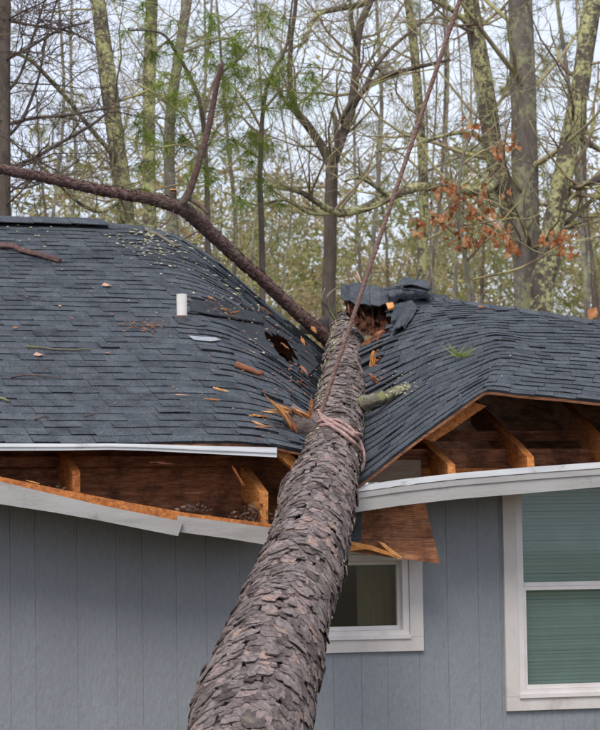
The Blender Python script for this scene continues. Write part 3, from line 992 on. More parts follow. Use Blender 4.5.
# hanging plywood sheet below the right fascia
hp = MB()
P = [at(346, 500, -0.30), at(424, 492, -0.24), at(427, 512, -0.25), at(440, 563.5, -0.30), at(400, 558.5, -0.30), at(348, 551, -0.30)]
hp.slab(P, V((0, 0.014, 0)))
hp.build('hanging_plywood', M['plywood'], house)
for pts, tv in [([(350, 541), (372, 545.5), (399, 555.5), (401, 559), (371, 550), (350, 546)], 0.6), ([(378, 541), (384, 543), (402, 557), (398, 559), (386, 549)], 0.75),
                ([(330, 546), (352, 545), (366, 549), (350, 551), (330, 551)], 0.3)]:
    P = [at(a, b, -0.34) for a, b in pts]
    mb = MB(); mb.slab(P, V((0, 0.02, 0.0)), tv); mb.build('split_batten', M['fresh'], house)

mb = MB(); mb.slab([at(349, 508, -0.36), at(362, 511, -0.36), at(361, 540, -0.33), at(352, 547, -0.33), at(348, 530, -0.35)], V((0, 0.01, 0)), 0.2); mb.build('shingle_scrap', M['shingle'], house)
nest = MB()
for (cx, cy, sx, sy, n_) in [(193, 509, 7, 2.5, 60), (252, 513, 12, 5, 130), (60, 489, 10, 1.5, 30), (330, 470, 3, 3, 10)]:
    for k in range(n_):
        p = at(random.gauss(cx, sx), random.gauss(cy, sy), EY + U(0.06, 0.16))
        d = V((U(-1, 1), U(-1, 1), U(-.5, .5))).normalized() * U(0.006, 0.022)
        s_ = d.orthogonal().normalized() * U(0.004, 0.012)
        nest.add([p - d, p + s_, p + d, p - s_], [(0, 1, 2), (0, 2, 3)], random.random())
nest.build('nest_debris', M['nest'], house, kind='stuff')
def rafter(a, b, w, hgt, m='rafter', tv=0.5, name='rafter'):
    d = (b - a).normalized()
    sx = d.cross(V((0, 0, 1))).normalized()
    uz = sx.cross(d)
    mb = MB()
    n_ = 10
    vs, fs = [], []
    L_ = (b - a).length
    for i in range(n_ + 1):
        c = a + d * (L_ * i / n_)
        for (p_, q_) in ((-1, -1), (1, -1), (1, 1), (-1, 1)):
            cut = d * (0.035 * q_ + U(-.012, .012)) if i in (0, n_) else V()
            vs.append(c + cut + sx * (w / 2 * p_ * U(.90, 1.03)) + uz * (hgt / 2 * q_ * U(.93, 1.03)))
    for i in range(n_):
        for j in range(4):
            fs.append((4 * i + j, 4 * i + (j + 1) % 4, 4 * i + 4 + (j + 1) % 4, 4 * i + 4 + j))
    fs += [(3, 2, 1, 0), (4 * n_, 4 * n_ + 1, 4 * n_ + 2, 4 * n_ + 3)]
    mb.add(vs, fs, tv)
    return mb.build(name, M[m], house)
# left rafters: tail visible in the gap, upper end under the deck
def rafL(px, py, tv, hgt=0.17, w=0.05):
    a = at(px, py, EY + 0.05)
    s0, s1 = 0.10, 4.4
    x = a.x
    p0 = V((x, EY + s0 * CP, a.z))
    top = surfL(x, s1)
    rafter(p0, V((x, top.y, top.z - 0.22)), w, hgt, tv=tv)
rafL(266, 508, 0.75)
rafL(78, 487, 0.2)
rafL(-90, 462, 0.3)
rafL(-260, 455, 0.4)
# broken rafter end poking out by the trunk
rafter(at(276, 449, -0.40), at(300, 470, -0.36), 0.04, 0.06, tv=0.7, name='broken_rafter')
# frieze blocking at the wall line (left), brown boards
for i, (z0, z1, tv) in enumerate([(2.425, 2.60, 0.4)]):
    mb = MB(); mb.aabb((X_L, 0.0205, 1.90), (0.02, 0.05, z1), tv); mb.build('blocking_board', M['plywood'], house)
mb = MB(); mb.aabb((X_L, -0.05, 2.36), (-0.05, -0.014, 2.42), 0.3); mb.build('wall_plate', M['plywood'], house)
for (a, b, w, tv, m) in [((110, 500), (128, 503), 1.3, .8, 'fresh'), ((26, 480), (40, 484), 1.0, .7, 'fresh'), ((205, 515), (222, 519), 1.0, .5, 'old_wood'), ((150, 462), (175, 464), 1.2, .3, 'old_wood'), ((232, 466), (244, 486), 1.4, .5, 'rafter')]:
    p, q = at(*a, EY + 0.02), at(*b, EY + 0.03)
    splinter(house, p, q, w * px2m(p), w * .4 * px2m(p), m, tv, 'splintered_strip')
# right rafters
for (a, b, tv) in [((452, 476, -0.40), (396, 424, 0.85), 0.6), ((531, 468, -0.40), (474, 412, 0.9), 0.45), ((614, 461, -0.40), (556, 405, 0.9), 0.8), ((700, 456, -0.40), (640, 400, 0.9), 0.5)]:
    rafter(at(*a) + V((0, 0, -0.01)), at(*b) + V((0, 0, 0.0)), 0.05, 0.15, tv=tv)
# rafter and strip following the folded eave
for (a, b, tv) in [((477, 404, -0.36), (425, 439, -0.34), 0.3)]:
    rafter(at(*a), at(*b), 0.02, 0.085, tv=tv, name='eave_board')
# boards across the opening behind the rafters
for (y0, y1, Y, tv, m) in [(449, 476, 0.03, 0.4, 'plywood'), (431, 441, 0.25, 0.3, 'plywood')]:
    a, b = at(455, y0, Y), at(455, y1, Y)
    mb = MB(); mb.aabb((at(396 if Y < 0.1 else 432, 450, Y).x, Y, b.z), (X_R - 0.1, Y + 0.035, a.z), tv); mb.build('blocking_board', M[m], house)
a, b = at(395, 460, -0.05), at(395, 482, -0.05)
mb = MB(); mb.aabb((at(366, 470, -0.05).x, -0.05, b.z), (at(421, 470, -0.05).x, -0.03, a.z), 0.9); mb.build('sheathing_scrap', M['tan'], house)
mb = MB(); mb.aabb((at(372, 480, -0.1).x, -0.012, 2.285), (X_R - 0.1, 0.017, 2.34), 0.5); mb.build('wall_plate', M['rafter'], house)

# ------------------------------------------------------------------ the fallen pine
cl_px = [(208, 830, 61), (234, 775, 59), (254.5, 728, 55), (271.5, 650, 49.5), (304, 560, 39.5), (317, 512, 35), (327.5, 470, 30), (334.5, 432, 27), (341, 398, 23.5), (345.5, 362, 19.5), (346, 340, 16.5), (345.5, 326, 13)]
CP_ = [at_trunk_plane(a, b) for a, b, w in cl_px]
CR_ = [w * px2m(p) for (a, b, w), p in zip(cl_px, CP_)]
d0 = (CP_[0] - CP_[1]).normalized()
q = CP_[0]
ext = []
for k in range(1, 5):
    p = q + d0 * k * 0.75
    p.z = max(p.z, 0.20)
    ext.append((p, CR_[0] * (1 + 0.05 * k)))
for p, r in ext:
    CP_.insert(0, p); CR_.insert(0, r)
d1 = (CP_[-1] - CP_[-2]).normalized()
e = CP_[-1]
for k, rr in ((1, 0.85), (2, 0.7), (3, 0.5)):
    CP_.append(e + V((0.14, 0.75, 0.06)) * k); CR_.append(CR_[-1] * (0.9 if k == 1 else 0.8))
# smooth centre line
CL, RL = [], []
for k in range(len(CP_) - 1):
    for j in range(10):
        t = j / 10
        CL.append(crl(CP_, k, t))
        RL.append(crl(CR_, k, t))
CL.append(CP_[-1]); RL.append(CR_[-1])
AL = [0.0]
for a, b in zip(CL[:-1], CL[1:]):
    AL.append(AL[-1] + (b - a).length)
FR = []
for i in range(len(CL)):
    d = (CL[min(i + 1, len(CL) - 1)] - CL[max(i - 1, 0)]).normalized()
    N_ = V((1, 0, 0)) - d * d.x
    N_.normalize()
    FR.append((d, N_, d.cross(N_) if d.cross(N_).z > 0 else -d.cross(N_)))
def trunk_pt(t, th, h=0.0):
    t = min(max(t, 0), AL[-1] - 1e-4)
    lo, hi = 0, len(AL) - 1
    while hi - lo > 1:
        m_ = (lo + hi) // 2
        if AL[m_] <= t: lo = m_
        else: hi = m_
    f = (t - AL[lo]) / max(AL[lo + 1] - AL[lo], 1e-6)
    c = CL[lo].lerp(CL[lo + 1], f)
    r = RL[lo] * (1 - f) + RL[lo + 1] * f
    d, n_, b_ = FR[lo]
    n2, b2 = n_.lerp(FR[lo + 1][1], f), b_.lerp(FR[lo + 1][2], f)
    ct, st = math.cos(th), math.sin(th)
    r *= 1 + 0.05 * nz(ct * 1.2, st * 1.2, t * 1.1) + 0.02 * nz(ct * 3, st * 3, t * 3)
    if KNOT:
        for (kt, kth, kw, kh) in KNOT:
            dth = (th - kth + math.pi) % (2 * math.pi) - math.pi
            r += kh * math.exp(-((t - kt) / kw) ** 2 - (dth / 0.55) ** 2)
    return c + (n2 * ct + b2 * st) * (r + h)
KNOT = []
def t_of_py(py):
    best = min(range(len(CL)), key=lambda i: abs(proj(CL[i])[1] - py))
    return AL[best]
KNOT = [(t_of_py(712), math.pi - 0.15, 0.45, 0.05), (t_of_py(500), math.pi - 0.2, 0.5, 0.035), (t_of_py(660), 0.0, 0.3, 0.02)]

pine = thing('fallen_pine_tree', 'fallen pine trunk with scaly purple-grey bark lying across the broken roof', 'tree', V((CP_[0].x, CP_[0].y, 0)))
tm = MB()
NT, NA = 150, 40
vs = []
for i in range(NT + 1):
    for j in range(NA):
        vs.append(trunk_pt(AL[-1] * i / NT, 2 * math.pi * j / NA, -0.004))
fs = []
for i in range(NT):
    for j in range(NA):
        a, b = i * NA + j, i * NA + (j + 1) % NA
        fs.append((a, b, b + NA, a + NA))
fs.append(tuple(reversed(range(NA)))); fs.append(tuple(NT * NA + j for j in range(NA)))
tm.add(vs, fs)
trunk_o = tm.build('trunk', M['bark'], pine, smooth=True)
bvhT = BVHTree.FromPolygons([V(p) for p in tm.v], tm.f)

# bark scales: overlapping plates, lower edge lifted
PL = []
def plate(t, th, la, lb, lift, thick, tv, r):
    n = 9
    top, bot = [], []
    ph = U(0, 6.28)
    for i in range(n):
        a = 2 * math.pi * i / n
        wob = 1 + 0.40 * nz(math.cos(a) * 1.4 + ph * 7, math.sin(a) * 1.4, ph) + U(-0.26, 0.22)
        ca, sa = math.cos(a), math.sin(a)
        ca = math.copysign(abs(ca) ** 0.75, ca); sa = math.copysign(abs(sa) ** 0.75, sa)
        da, db = ca * la * wob, sa * lb * wob
        f = (1 - sa) / 2                             # 1 at the lower end (towards the roots)
        hgt = 0.001 + lift * f ** 1.3 + 0.25 * lift * abs(ca) * U(0.2, 1)
        top.append(trunk_pt(t + db, th + da / r, hgt + thick))
        bot.append(trunk_pt(t + db * 0.93, th + da * 0.93 / r, hgt - 0.004))
    c = trunk_pt(t, th, thick + lift * 0.42 + 0.002)
    mb = MB()
    vs = [c] + top + bot
    fs = [(0, 1 + i, 1 + (i + 1) % n) for i in range(n)] + [(1 + i, 1 + n + i, 1 + n + (i + 1) % n, 1 + (i + 1) % n) for i in range(n)]
    mb.add(vs, fs, tv)
    return mb, c
t = 0.02
row = 0
T_END = t_of_py(324)
rnd_t = lambda: min(1, max(0, random.gauss(0.46, 0.27) + (0.35 if random.random() < 0.07 else 0)))
while t < T_END:
    i = min(range(len(AL)), key=lambda k_: abs(AL[k_] - t))
    r = RL[i]
    sc_ = 0.50 + 1.9 * max(0, r - 0.13)
    step_t = 0.074 * sc_ / 0.8
    na = max(8, int(2 * math.pi * r / (0.046 * sc_ / 0.8)))
    for j in range(na):
        if random.random() < 0.10:
            continue
        th = 2 * math.pi * (j + 0.5 * (row % 2) + U(-0.3, 0.3)) / na
        tt = t + U(-0.5, 0.5) * step_t
        big = random.random()
        k_ = 0.72 if big < 0.35 else (1.05 if big < 0.86 else 1.5)
        la, lb = 0.033 * sc_ / 0.8 * k_ * U(0.7, 1.3), 0.088 * sc_ / 0.8 * k_ * U(0.6, 1.35)
        lift = (U(0.0008, 0.0055) if random.random() < 0.76 else U(0.006, 0.014)) * (0.6 + 0.5 * k_) * (0.6 + 0.5 * sc_)
        side = abs(math.cos(th))
        if side > 0.93 and random.random() < 0.25:
            lift *= 1.8
        mb, c = plate(tt, th, la, lb, lift, U(0.002, 0.005), rnd_t(), r)
        px, py = proj(c)
        up = (c - CL[i]).normalized().dot((CAM - c).normalized())
        vis = up > 0.05 and 0 < py < 740
        PL.append(((la * lb) / px2m(c) ** 2 * max(up, 0) if vis else 0, mb))
    t += step_t
    row += 1
PL.sort(key=lambda a: -a[0])
for sz, mb in PL[:300]:
    mb.build('bark_plate', M['plate'], trunk_o)
big = MB()
for sz, mb in PL[300:]:
    o = len(big.v)
    big.v += mb.v; big.f += [tuple(i + o for i in q) for q in mb.f]; big.t += mb.t
big.build('bark_scales', M['plate'], trunk_o, kind='stuff')

# lichen flakes along the sides of the trunk and near its top
lm = MB()
for k in range(2000):
    a = random.random()
    if a < 0.42:
        py, th = U(330, 470), random.choice([U(2.0, 3.3), U(-0.2, 0.5)])
    elif a < 0.62:
        py, th = U(430, 545), U(2.45, 3.4)
    elif a < 0.78:
        py, th = U(324, 360), U(0.6, 2.6)
    else:
        py, th = U(400, 730), random.choice([U(-0.4, 0.25), U(2.85, 3.5)])
    if nz(py * 0.05, th * 2.0, 1.7) < -0.05:
        continue
    t = t_of_py(py) + U(-0.1, 0.1)
    c = trunk_pt(t, th, U(0.004, 0.011))
    s = U(0.004, 0.013)
    d, n_, b_ = FR[min(range(len(AL)), key=lambda k_: abs(AL[k_] - t))]
    nn = (n_ * math.cos(th) + b_ * math.sin(th))
    tg = d.cross(nn)
    vs = [c + nn * s * 0.5] + [c + (tg * math.cos(x) + d * math.sin(x) * 1.3) * s * U(0.6, 1.3) + nn * U(-0.3, 0.3) * s for x in [k2 * 1.2566 for k2 in range(5)]]
    lm.add(vs, [(0, 1 + i, 1 + (i + 1) % 5) for i in range(5)], random.random())
lm.build('lichen', M['lichen'], pine, kind='stuff')

# great limb running off to the upper left, with its side branch and stubs
def polyline(pxs, sub=6):
    P = [at(a, b, Y) for a, b, Y, w in pxs]
    Rr = [w * px2m(p) for (a, b, Y, w), p in zip(pxs, P)]
    o, ro = [], []
    for k in range(len(P) - 1):
        for j in range(sub):
            o.append(crl(P, k, j / sub)); ro.append(crl(Rr, k, j / sub))
    o.append(P[-1]); ro.append(Rr[-1])
    return o, ro
limb_px = [(345, 352, 3.7, 9.5), (331, 342, 3.62, 7.8), (312, 325, 3.55, 6.6), (290, 306, 3.5, 6.1), (266, 283, 3.4, 6.1), (240, 260, 3.3, 6.2), (214, 236, 3.2, 6.5), (196, 219, 3.1, 7.0), (178, 206.5, 3.0, 6.8),
           (150, 199, 2.95, 5.5), (110, 192, 2.85, 5.3), (60, 181, 2.7, 5.0), (20, 173, 2.6, 4.6), (0, 169, 2.55, 4.3), (-70, 158, 2.4, 3.6), (-160, 140, 2.2, 3), (-240, 118, 2.0, 2)]
lp, lr = polyline(limb_px)
mb = MB(); mb.tube(lp, lr, 16, wob=0.16); limb_o = mb.build('limb', M['limb'], pine, smooth=True)
# flaky scales on the limb
fl_ = MB()
for k in range(1500):
    i = random.randrange(2, len(lp) - 3)
    d = (lp[i + 1] - lp[i - 1]).normalized()
    n0 = d.orthogonal().normalized()
    b0 = d.cross(n0)
    th = U(0, 6.283)
    nn = n0 * math.cos(th) + b0 * math.sin(th)
    tg = d.cross(nn)
    c = lp[i].lerp(lp[i + 1], random.random()) + nn * (lr[i] * 1.015)
    a_, b2 = U(0.008, 0.022), U(0.012, 0.035)
    vs = [c + nn * 0.006] + [c + tg * math.cos(x) * a_ * U(.7, 1.2) + d * math.sin(x) * b2 * U(.7, 1.2) + nn * (0.004 * math.sin(x) - 0.001 + U(-.002, .003)) for x in [k2 * 1.0472 for k2 in range(6)]]
    fl_.add(vs, [(0, 1 + i_, 1 + (i_ + 1) % 6) for i_ in range(6)], random.random())
fl_.build('bark_scales', M['limb'], limb_o, kind='stuff')
sb_px = [(176, 208, 3.0, 5.0), (186, 198, 2.95, 4.4), (193, 181, 2.9, 3.7), (200, 158, 2.85, 3.3), (208, 130, 2.8, 3.0), (213, 105, 2.75, 2.9), (217, 84, 2.7, 2.8), (221, 68, 2.65, 2.4), (222, 62, 2.65, 1.0)]
p_, r_ = polyline(sb_px)
mb = MB(); mb.tube(p_, r_, 10, wob=0.2); mb.build('side_branch', M['limb'], limb_o, smooth=True)
for pts in ([(166, 205, 3.0, 4.2), (172, 197, 2.97, 4.0), (173, 191, 2.95, 3.8)], [(190, 199, 2.95, 2.4), (200, 206, 2.9, 2.0), (208, 214, 2.85, 1.4)]):
    p_, r_ = polyline(pts)
    mb = MB(); mb.tube(p_, r_, 8, wob=0.2); mb.build('branch_stub', M['limb'], limb_o, smooth=True)
a = at(173, 190.5, 2.95)
mb = MB(); mb.tube([a, a + V((0, 0, 0.008))], [0.028, 0.022], 8); mb.build('broken_end', M['fresh'], limb_o)

# right hand stub, mossy
h = on(bvhT, 356, 402)
hY = h.y
rY = on(bvhR, 395, 394).y
p_, r_ = polyline([(352, 408, hY + 0.05, 8), (364, 404, min(hY, rY) - 0.06, 7.0), (374, 401, min(hY, rY) - 0.10, 5.6), (386, 397, rY - 0.12, 5.4), (398, 392, rY - 0.14, 4.9), (406, 390, rY - 0.13, 4.6), (410, 388, rY - 0.12, 2.6)])
p_ = [p + rdir() * 0.006 for p in p_]
r_ = [r * U(0.86, 1.12) for r in r_]
mb = MB(); mb.tube(p_, r_, 14, wob=0.5); rs_ = mb.build('branch_stub', M['stub'], pine, smooth=False)
mb = MB()
for k in range(90):
    i = random.choice(range(len(p_) // 2, len(p_) - 1))
    nn = (rdir() + V((0, -0.4, 0.8))).normalized()
    c = p_[i].lerp(p_[i + 1], random.random()) + nn * r_[i]
    e1 = nn.orthogonal().normalized(); e2 = nn.cross(e1); q_ = U(0.006, 0.02)
    mb.add([c + nn * q_ * .6] + [c + (e1 * math.cos(x) + e2 * math.sin(x)) * q_ * U(.5, 1.3) for x in (0, 1.26, 2.51, 3.77, 5.03)], [(0, 1 + i_, 1 + (i_ + 1) % 5) for i_ in range(5)], random.random())
mb.build('lichen', M['lichen'], rs_, kind='stuff')
splinter(rs_, p_[-4], p_[-1] + (p_[-1] - p_[-4]) * 0.6, 0.014, 0.005, 'fresh', .6)
# left hand broken limb with splinters
h = on(bvhT, 318, 426)
hY = h.y
p_, r_ = polyline([(328, 442, hY + 0.15, 17), (312, 432, hY + 0.02, 15.5), (299, 423, hY - 0.06, 13), (289, 414, hY - 0.10, 9.5)])
mb = MB(); mb.tube(p_, r_, 14, wob=0.3); stub_o = mb.build('broken_stub', M['plate'], pine, smooth=True)
km = px2m(h)
for (a, b, wa, wb, tv, m) in [((296, 428), (264, 394), 3.2, 0.8, .5, 'fresh'), ((292, 424), (272, 398), 4.0, 1.0, .7, 'fresh'), ((297, 432), (280, 408), 3.5, 1.2, .35, 'old_wood'),
                           ((288, 412), (262, 411), 2.2, 0.6, .9, 'fresh'), ((296, 414), (276, 402), 3.0, 1.0, .8, 'fresh'), ((294, 432), (283, 412), 2.6, 0.8, .6, 'fresh'), ((304, 420), (286, 408), 4.0, 1.6, .4, 'old_wood'),
                           ((310, 417), (292, 408), 2.4, 0.8, .55, 'fresh'), ((310, 421), (312, 396), 2.4, 1.2, .5, 'fresh')]:
    splinter(stub_o, at(*a, hY - 0.12 + U(-.03, .03)), at(*b, hY - 0.18 + U(-.05, .03)), wa * km * 1.45, wb * km * 1.3, m, tv)
# little dry twigs at the top end
for pts in ([(340, 326, 3.9, 1.6), (330, 312, 3.85, 1.4), (327, 298, 3.8, 1.2), (334, 290, 3.8, 1.0), (341, 287, 3.75, .7)], [(329, 309, 3.85, 1.0), (322, 300, 3.8, .9), (325, 288, 3.8, .6)],
            [(338, 322, 3.8, 1.5), (335, 308, 3.75, 1.0), (339, 297, 3.7, .7)]):
    p_, r_ = polyline(pts)
    mb = MB(); mb.tube(p_, r_, 6); mb.build('twig', M['stub'], pine, smooth=True)

# ------------------------------------------------------------------ rope
rope = thing('rope', 'pink-brown pulling rope tied round the trunk and running up out of sight', 'rope', on(bvhT, 322, 421, 0.02))
k0 = on(bvhT, 322, 421, 0.036)
top = at(464, -12, k0.y - 0.6)
far = top + (top - k0) * 1.2
pts = [k0.lerp(far, i / 60) for i in range(61)]
rr = 2.3 * px2m(k0)
def laid_rope(name, pts, r, m, strands=3, parent=rope, pitch=0.09):
    mb = MB()
    L_ = [0.0]
    for a, b in zip(pts[:-1], pts[1:]):
        L_.append(L_[-1] + (b - a).length)
    for s in range(strands):
        q = []
        for i, p in enumerate(pts):
            d = (pts[min(i + 1, len(pts) - 1)] - pts[max(i - 1, 0)]).normalized()
            n0 = d.cross(V((0.3, 1, 0.2))).normalized(); b0 = d.cross(n0)
            an = 2 * math.pi * (L_[i] / pitch + s / strands)
            q.append(p + (n0 * math.cos(an) + b0 * math.sin(an)) * r * 0.30)
        mb.tube(q, [r * 0.74] * len(q), 7, tint=0.3 + 0.2 * s)
    return mb.build(name, M[m], parent, smooth=True)
def dense(P, step=0.012):
    out = []
    for k in range(len(P) - 1):
        n_ = max(2, int((P[k + 1] - P[k]).length / step))
        for j in range(n_):
            out.append(crl(P, k, j / n_))
    out.append(P[-1])
    return out
laid_rope('pulling_line', dense([k0.lerp(far, i / 6) for i in range(7)], 0.02), rr, 'rope_dark')
# loop round the stem
tk = min((AL[-1] * i / 400 for i in range(400)), key=lambda t_: abs(proj(trunk_pt(t_, math.pi / 2))[1] - 425))
loop = []
for i in range(61):
    th = 2 * math.pi * i / 60
    loop.append(trunk_pt(tk - 0.10 * math.cos(th) - 0.10 * (1 - math.sin(th)), th, 0.032))
laid_rope('loop', dense(loop), rr * 0.7, 'rope')
for pp in ([(322, 420), (332, 427), (342, 434), (352, 442), (360, 450), (363, 457), (359, 460)], [(323, 423), (331, 431), (340, 438), (349, 446), (356, 453)],
           [(359, 460), (364, 452), (362, 442), (356, 438), (347, 437)], [(322, 421), (316, 427), (312, 433)], [(338, 431), (329, 430), (322, 431)]):
    laid_rope('bight', dense([on(bvhT, a, b, 0.034) for a, b in pp]), rr * 0.85, 'rope')
mb = MB()
for i in range(3):
    c = on(bvhT, 322 + U(-1, 1), 419 + i * 1.5, 0.04)
    d = V((1, 0.2, U(-.3, .5))).normalized()
    ring_ = [c + (d.orthogonal().normalized() * math.cos(x) + d.cross(d.orthogonal().normalized()) * math.sin(x)) * rr * 1.3 for x in [k_ * 0.5236 for k_ in range(13)]]
    mb.tube(ring_, [rr * 0.7] * 13, 6, tint=0.6)
mb.build('knot', M['rope'], rope, smooth=True)

# ------------------------------------------------------------------ things lying on the roof
def lie(bvh, pxs, rad_px, name, m, label, cat, group=None, n=7, wob=0.25, off=1.0, tv=0.5):
    P = []
    k = px2m(on(bvh, *pxs[0]))
    for a, b in pxs:
        h = bvh.ray_cast(CAM, ray(a, b))
        q = h[0] if h[0] else at(a, b, 2.0)
        P.append(q + V((0, -0.3, 1)) * 0.0 + V((0, 0, rad_px * k * off + 0.012)))
    P = [p + rdir() * rad_px * k * 0.35 for p in dense(P, 0.05)]
    P = dense(P, 0.02)
    mb = MB()
    rr_ = [rad_px * k * (1 - 0.35 * i / len(P)) for i in range(len(P))]
    mb.tube(P, rr_, n, wob=wob, tint=tv)
    return tag(mb.build(name, M[m], smooth=True), label, cat, group)
lie(bvhL, [(-40, 239), (0, 250), (20, 254), (40, 259), (61, 265)], 3.3, 'fallen_branch', 'limb', 'thick reddish broken branch lying near the ridge at far left', 'branch', n=12, wob=0.7)
lie(bvhL, [(27, 350), (45, 351), (65, 353), (92, 352)], 1.25, 'twig', 'stub', 'straight yellowish twig lying on left slope above the pink leaf', 'twig')
lie(bvhL, [(11, 380), (25, 378), (45, 379), (60, 381)], 0.8, 'twig', 'limb', 'thin dark crooked twig lying below the pink leaf', 'twig')
lie(bvhL, [(-6, 400), (4, 403), (10, 405)], 1.7, 'twig', 'stub', 'short mossy twig end at the left picture edge', 'twig')
lie(bvhL, [(35, 422), (44, 419), (49, 420)], 0.7, 'twig', 'limb', 'tiny dark twig near the eave at far left', 'twig')
lie(bvhL, [(85, 419), (94, 416), (98, 416)], 0.7, 'twig', 'limb', 'tiny dark forked twig above the bent drip edge', 'twig')
lie(bvhL, [(146, 233), (158, 239), (172, 247), (180, 250)], 2.0, 'fallen_branch', 'stub', 'lichen covered branch lying among pale flakes below the ridge', 'branch', n=8)
lie(bvhL, [(160, 230), (166, 226), (171, 219), (174, 213)], 0.8, 'twig', 'limb', 'dark bent twig standing up at the broken ridge', 'twig')
lie(bvhL, [(236, 369), (246, 373), (257, 377), (264, 379)], 3.2, 'bark_chip', 'old_wood', 'long reddish bark chip lying below the black hole', 'bark chip', n=8, wob=0.5)
def chip(bvh, a, b, w, m, tv, label, cat='wood chip', name='wood_chip', group=None):
    p, q = on(bvh, *a) + V((0, -0.005, 0.022)), on(bvh, *b) + V((0, -0.005, 0.022))
    k = px2m(p)
    o = splinter(None, p, q, w * k, w * k * 0.5, m, tv, name)
    tag(o, label, cat, group)
CH = [((213, 391), (229, 395), 1.7, 'fresh', .5, 'orange wood chip below the long reddish bark chip'), ((204, 402), (219, 404), 1.1, 'fresh', .3, 'thin orange sliver lower down on the left slope'),
      ((249, 419), (271, 420), 2.0, 'fresh', .6, 'bright orange splinter level with the broken stub'), ((252, 425), (264, 429), 1.5, 'fresh', .8, 'pale orange splinter just under the brightest one'),
      ((255, 431), (275, 430), 1.6, 'old_wood', .6, 'brown orange splinter lowest by the eave corner'), ((281, 346), (289, 353), 2.2, 'old_wood', .7, 'reddish chip on the rim of the black hole'),
      ((222, 312), (231, 313), 2.2, 'fresh', .9, 'curled orange scrap beside the missing shingles'), ((231, 316), (240, 315), 1.8, 'fresh', .6, 'orange scrap right of the curled one'),
      ((262, 310), (272, 318), 1.6, 'old_wood', .6, 'brown scrap between the limb and bare felt'), ((301, 340), (305, 348), 2.2, 'fresh', .4, 'orange chip wedged under the limb crotch'),
      ((300, 370), (309, 380), 3.0, 'old_wood', .5, 'reddish splinter block at left edge of trunk'), ((298, 385), (308, 392), 3.0, 'old_wood', .3, 'dark brown splinter block above the broken stub'),
      ((311, 330), (317, 336), 2.0, 'fresh', .5, 'orange scrap below the limb near its base'), ((208, 300), (216, 303), 1.2, 'fresh', .7, 'small orange scrap above the bare felt strip'),
      ((175, 398), (190, 399), 0.8, 'leaf_pale', .6, 'thin pale sliver in the middle of left slope')]
for a, b, w, m, tv, lb in CH:
    chip(bvhL, a, b, w, m, tv, lb)
# chunks between trunk and right slope
for a, b, w, m, tv, lb in [((374, 351, 1.0), (372, 372, .8), 4.2, 'fresh', .35, 'orange block of split timber between trunk and right slope'),
                           ((371, 376, .75), (377, 384, .7), 4.5, 'old_wood', .5, 'reddish lump of wood above the mossy stub'),
                           ((362, 345, 1.1), (384, 331, 1.2), 3.8, 'old_wood', .35, 'brown broken timber leaning in the torn ridge hole'),
                           ((377, 341, 1.05), (382, 332, 1.1), 2.0, 'fresh', .7, 'orange splinter tip inside the torn ridge hole'),
                           ((356, 269, 2.2), (361, 283, 2.2), 3.0, 'leaf_pale', .9, 'pale pointed splinter sticking up above the torn ridge')]:
    if 'pointed' in lb:
        a, b = (b[0], b[1], b[2] + 0.9), (a[0], a[1], a[2] + 0.9)
    else:
        yy = min(on(bvhT, 352, (a[1] + b[1]) / 2).y + 0.12, on(bvhR, a[0] + 2, a[1] + 8).y - 0.04)
        a, b = (a[0], a[1], yy), (b[0], b[1], yy - 0.05)
    k = px2m(at(*a))
    tag(splinter(None, at(*a), at(*b), w * k, w * k * (0.2 if 'pointed' in lb else 0.8), m, tv, 'wood_chunk'), lb, 'wood chunk')
tag(splinter(None, on(bvhR, 379, 410) + V((0, 0, .03)), on(bvhR, 383, 402) + V((0, 0, .03)), 0.012, 0.006, 'fresh', .7, 'wood_chip'), 'small orange chip under the mossy stub', 'wood chip')

def leaf_mesh(name, m):
    vs = [(0, 0, 0), (0.35, 0.32, 0.12), (0.62, 0.30, 0.05), (1.0, 0, -0.08), (0.62, -0.30, 0.08), (0.35, -0.33, 0.02), (0.5, 0, -0.06)]
    mb = MB(); mb.add(vs, [(0, 6, 1), (1, 6, 2), (2, 6, 3), (3, 6, 4), (4, 6, 5), (5, 6, 0)], 0.5)
    o = mb.build(name, M[m], origin=(0, 0, 0))
    me = o.data
    bpy.data.objects.remove(o)
    return me
def leaf_on(bvh, px, py, size_px, rot, m, label):
    h = bvh.ray_cast(CAM, ray(px, py))
    me = leaf_mesh('dead_leaf', m)
    o = bpy.data.objects.new('dead_leaf', me)
    s = size_px * px2m(h[0])
    link(o, None, h[0] + V((0, -0.01, 0.018)))
    n_ = h[1] if h[1].z > 0 else -h[1]
    e1 = V((math.cos(rot), 0, 0)) - n_ * n_.x * math.cos(rot)
    e1 = (e1 + n_.cross(e1).normalized() * math.sin(rot)).normalized()
    e2 = n_.cross(e1)
    R3 = Matrix((e1, e2, n_)).transposed().to_4x4()
    o.matrix_world = Matrix.Translation(o.location) @ R3 @ Matrix.Scale(s, 4)
    tag(o, label, 'leaf')
leaf_on(bvhL, 33, 358, 12, 0.2, 'leaf_pale', 'pink oak leaf lying below the straight yellowish twig')
leaf_on(bvhL, 101, 288, 12, 0.1, 'leaf_pale', 'pink leaf lying high on the left slope')
leaf_on(bvhL, 13, 331, 7, 0.6, 'leaf', 'small red-brown leaf at far left above the twig')
leaf_on(bvhL, 59, 309, 5, 1.2, 'leaf_pale', 'tiny pinkish leaf right of the fallen branch tip')
leaf_on(bvhR, 477, 310, 10, 0.1, 'leaf', 'orange leaf lying just below the right hip caps')
h = bvhR.ray_cast(CAM, ray(560, 330))[0]
p = surfR(ulen[5] * 0.985, vhip(ulen[5] * 0.985))
me = leaf_mesh('dead_leaf', 'leaf')
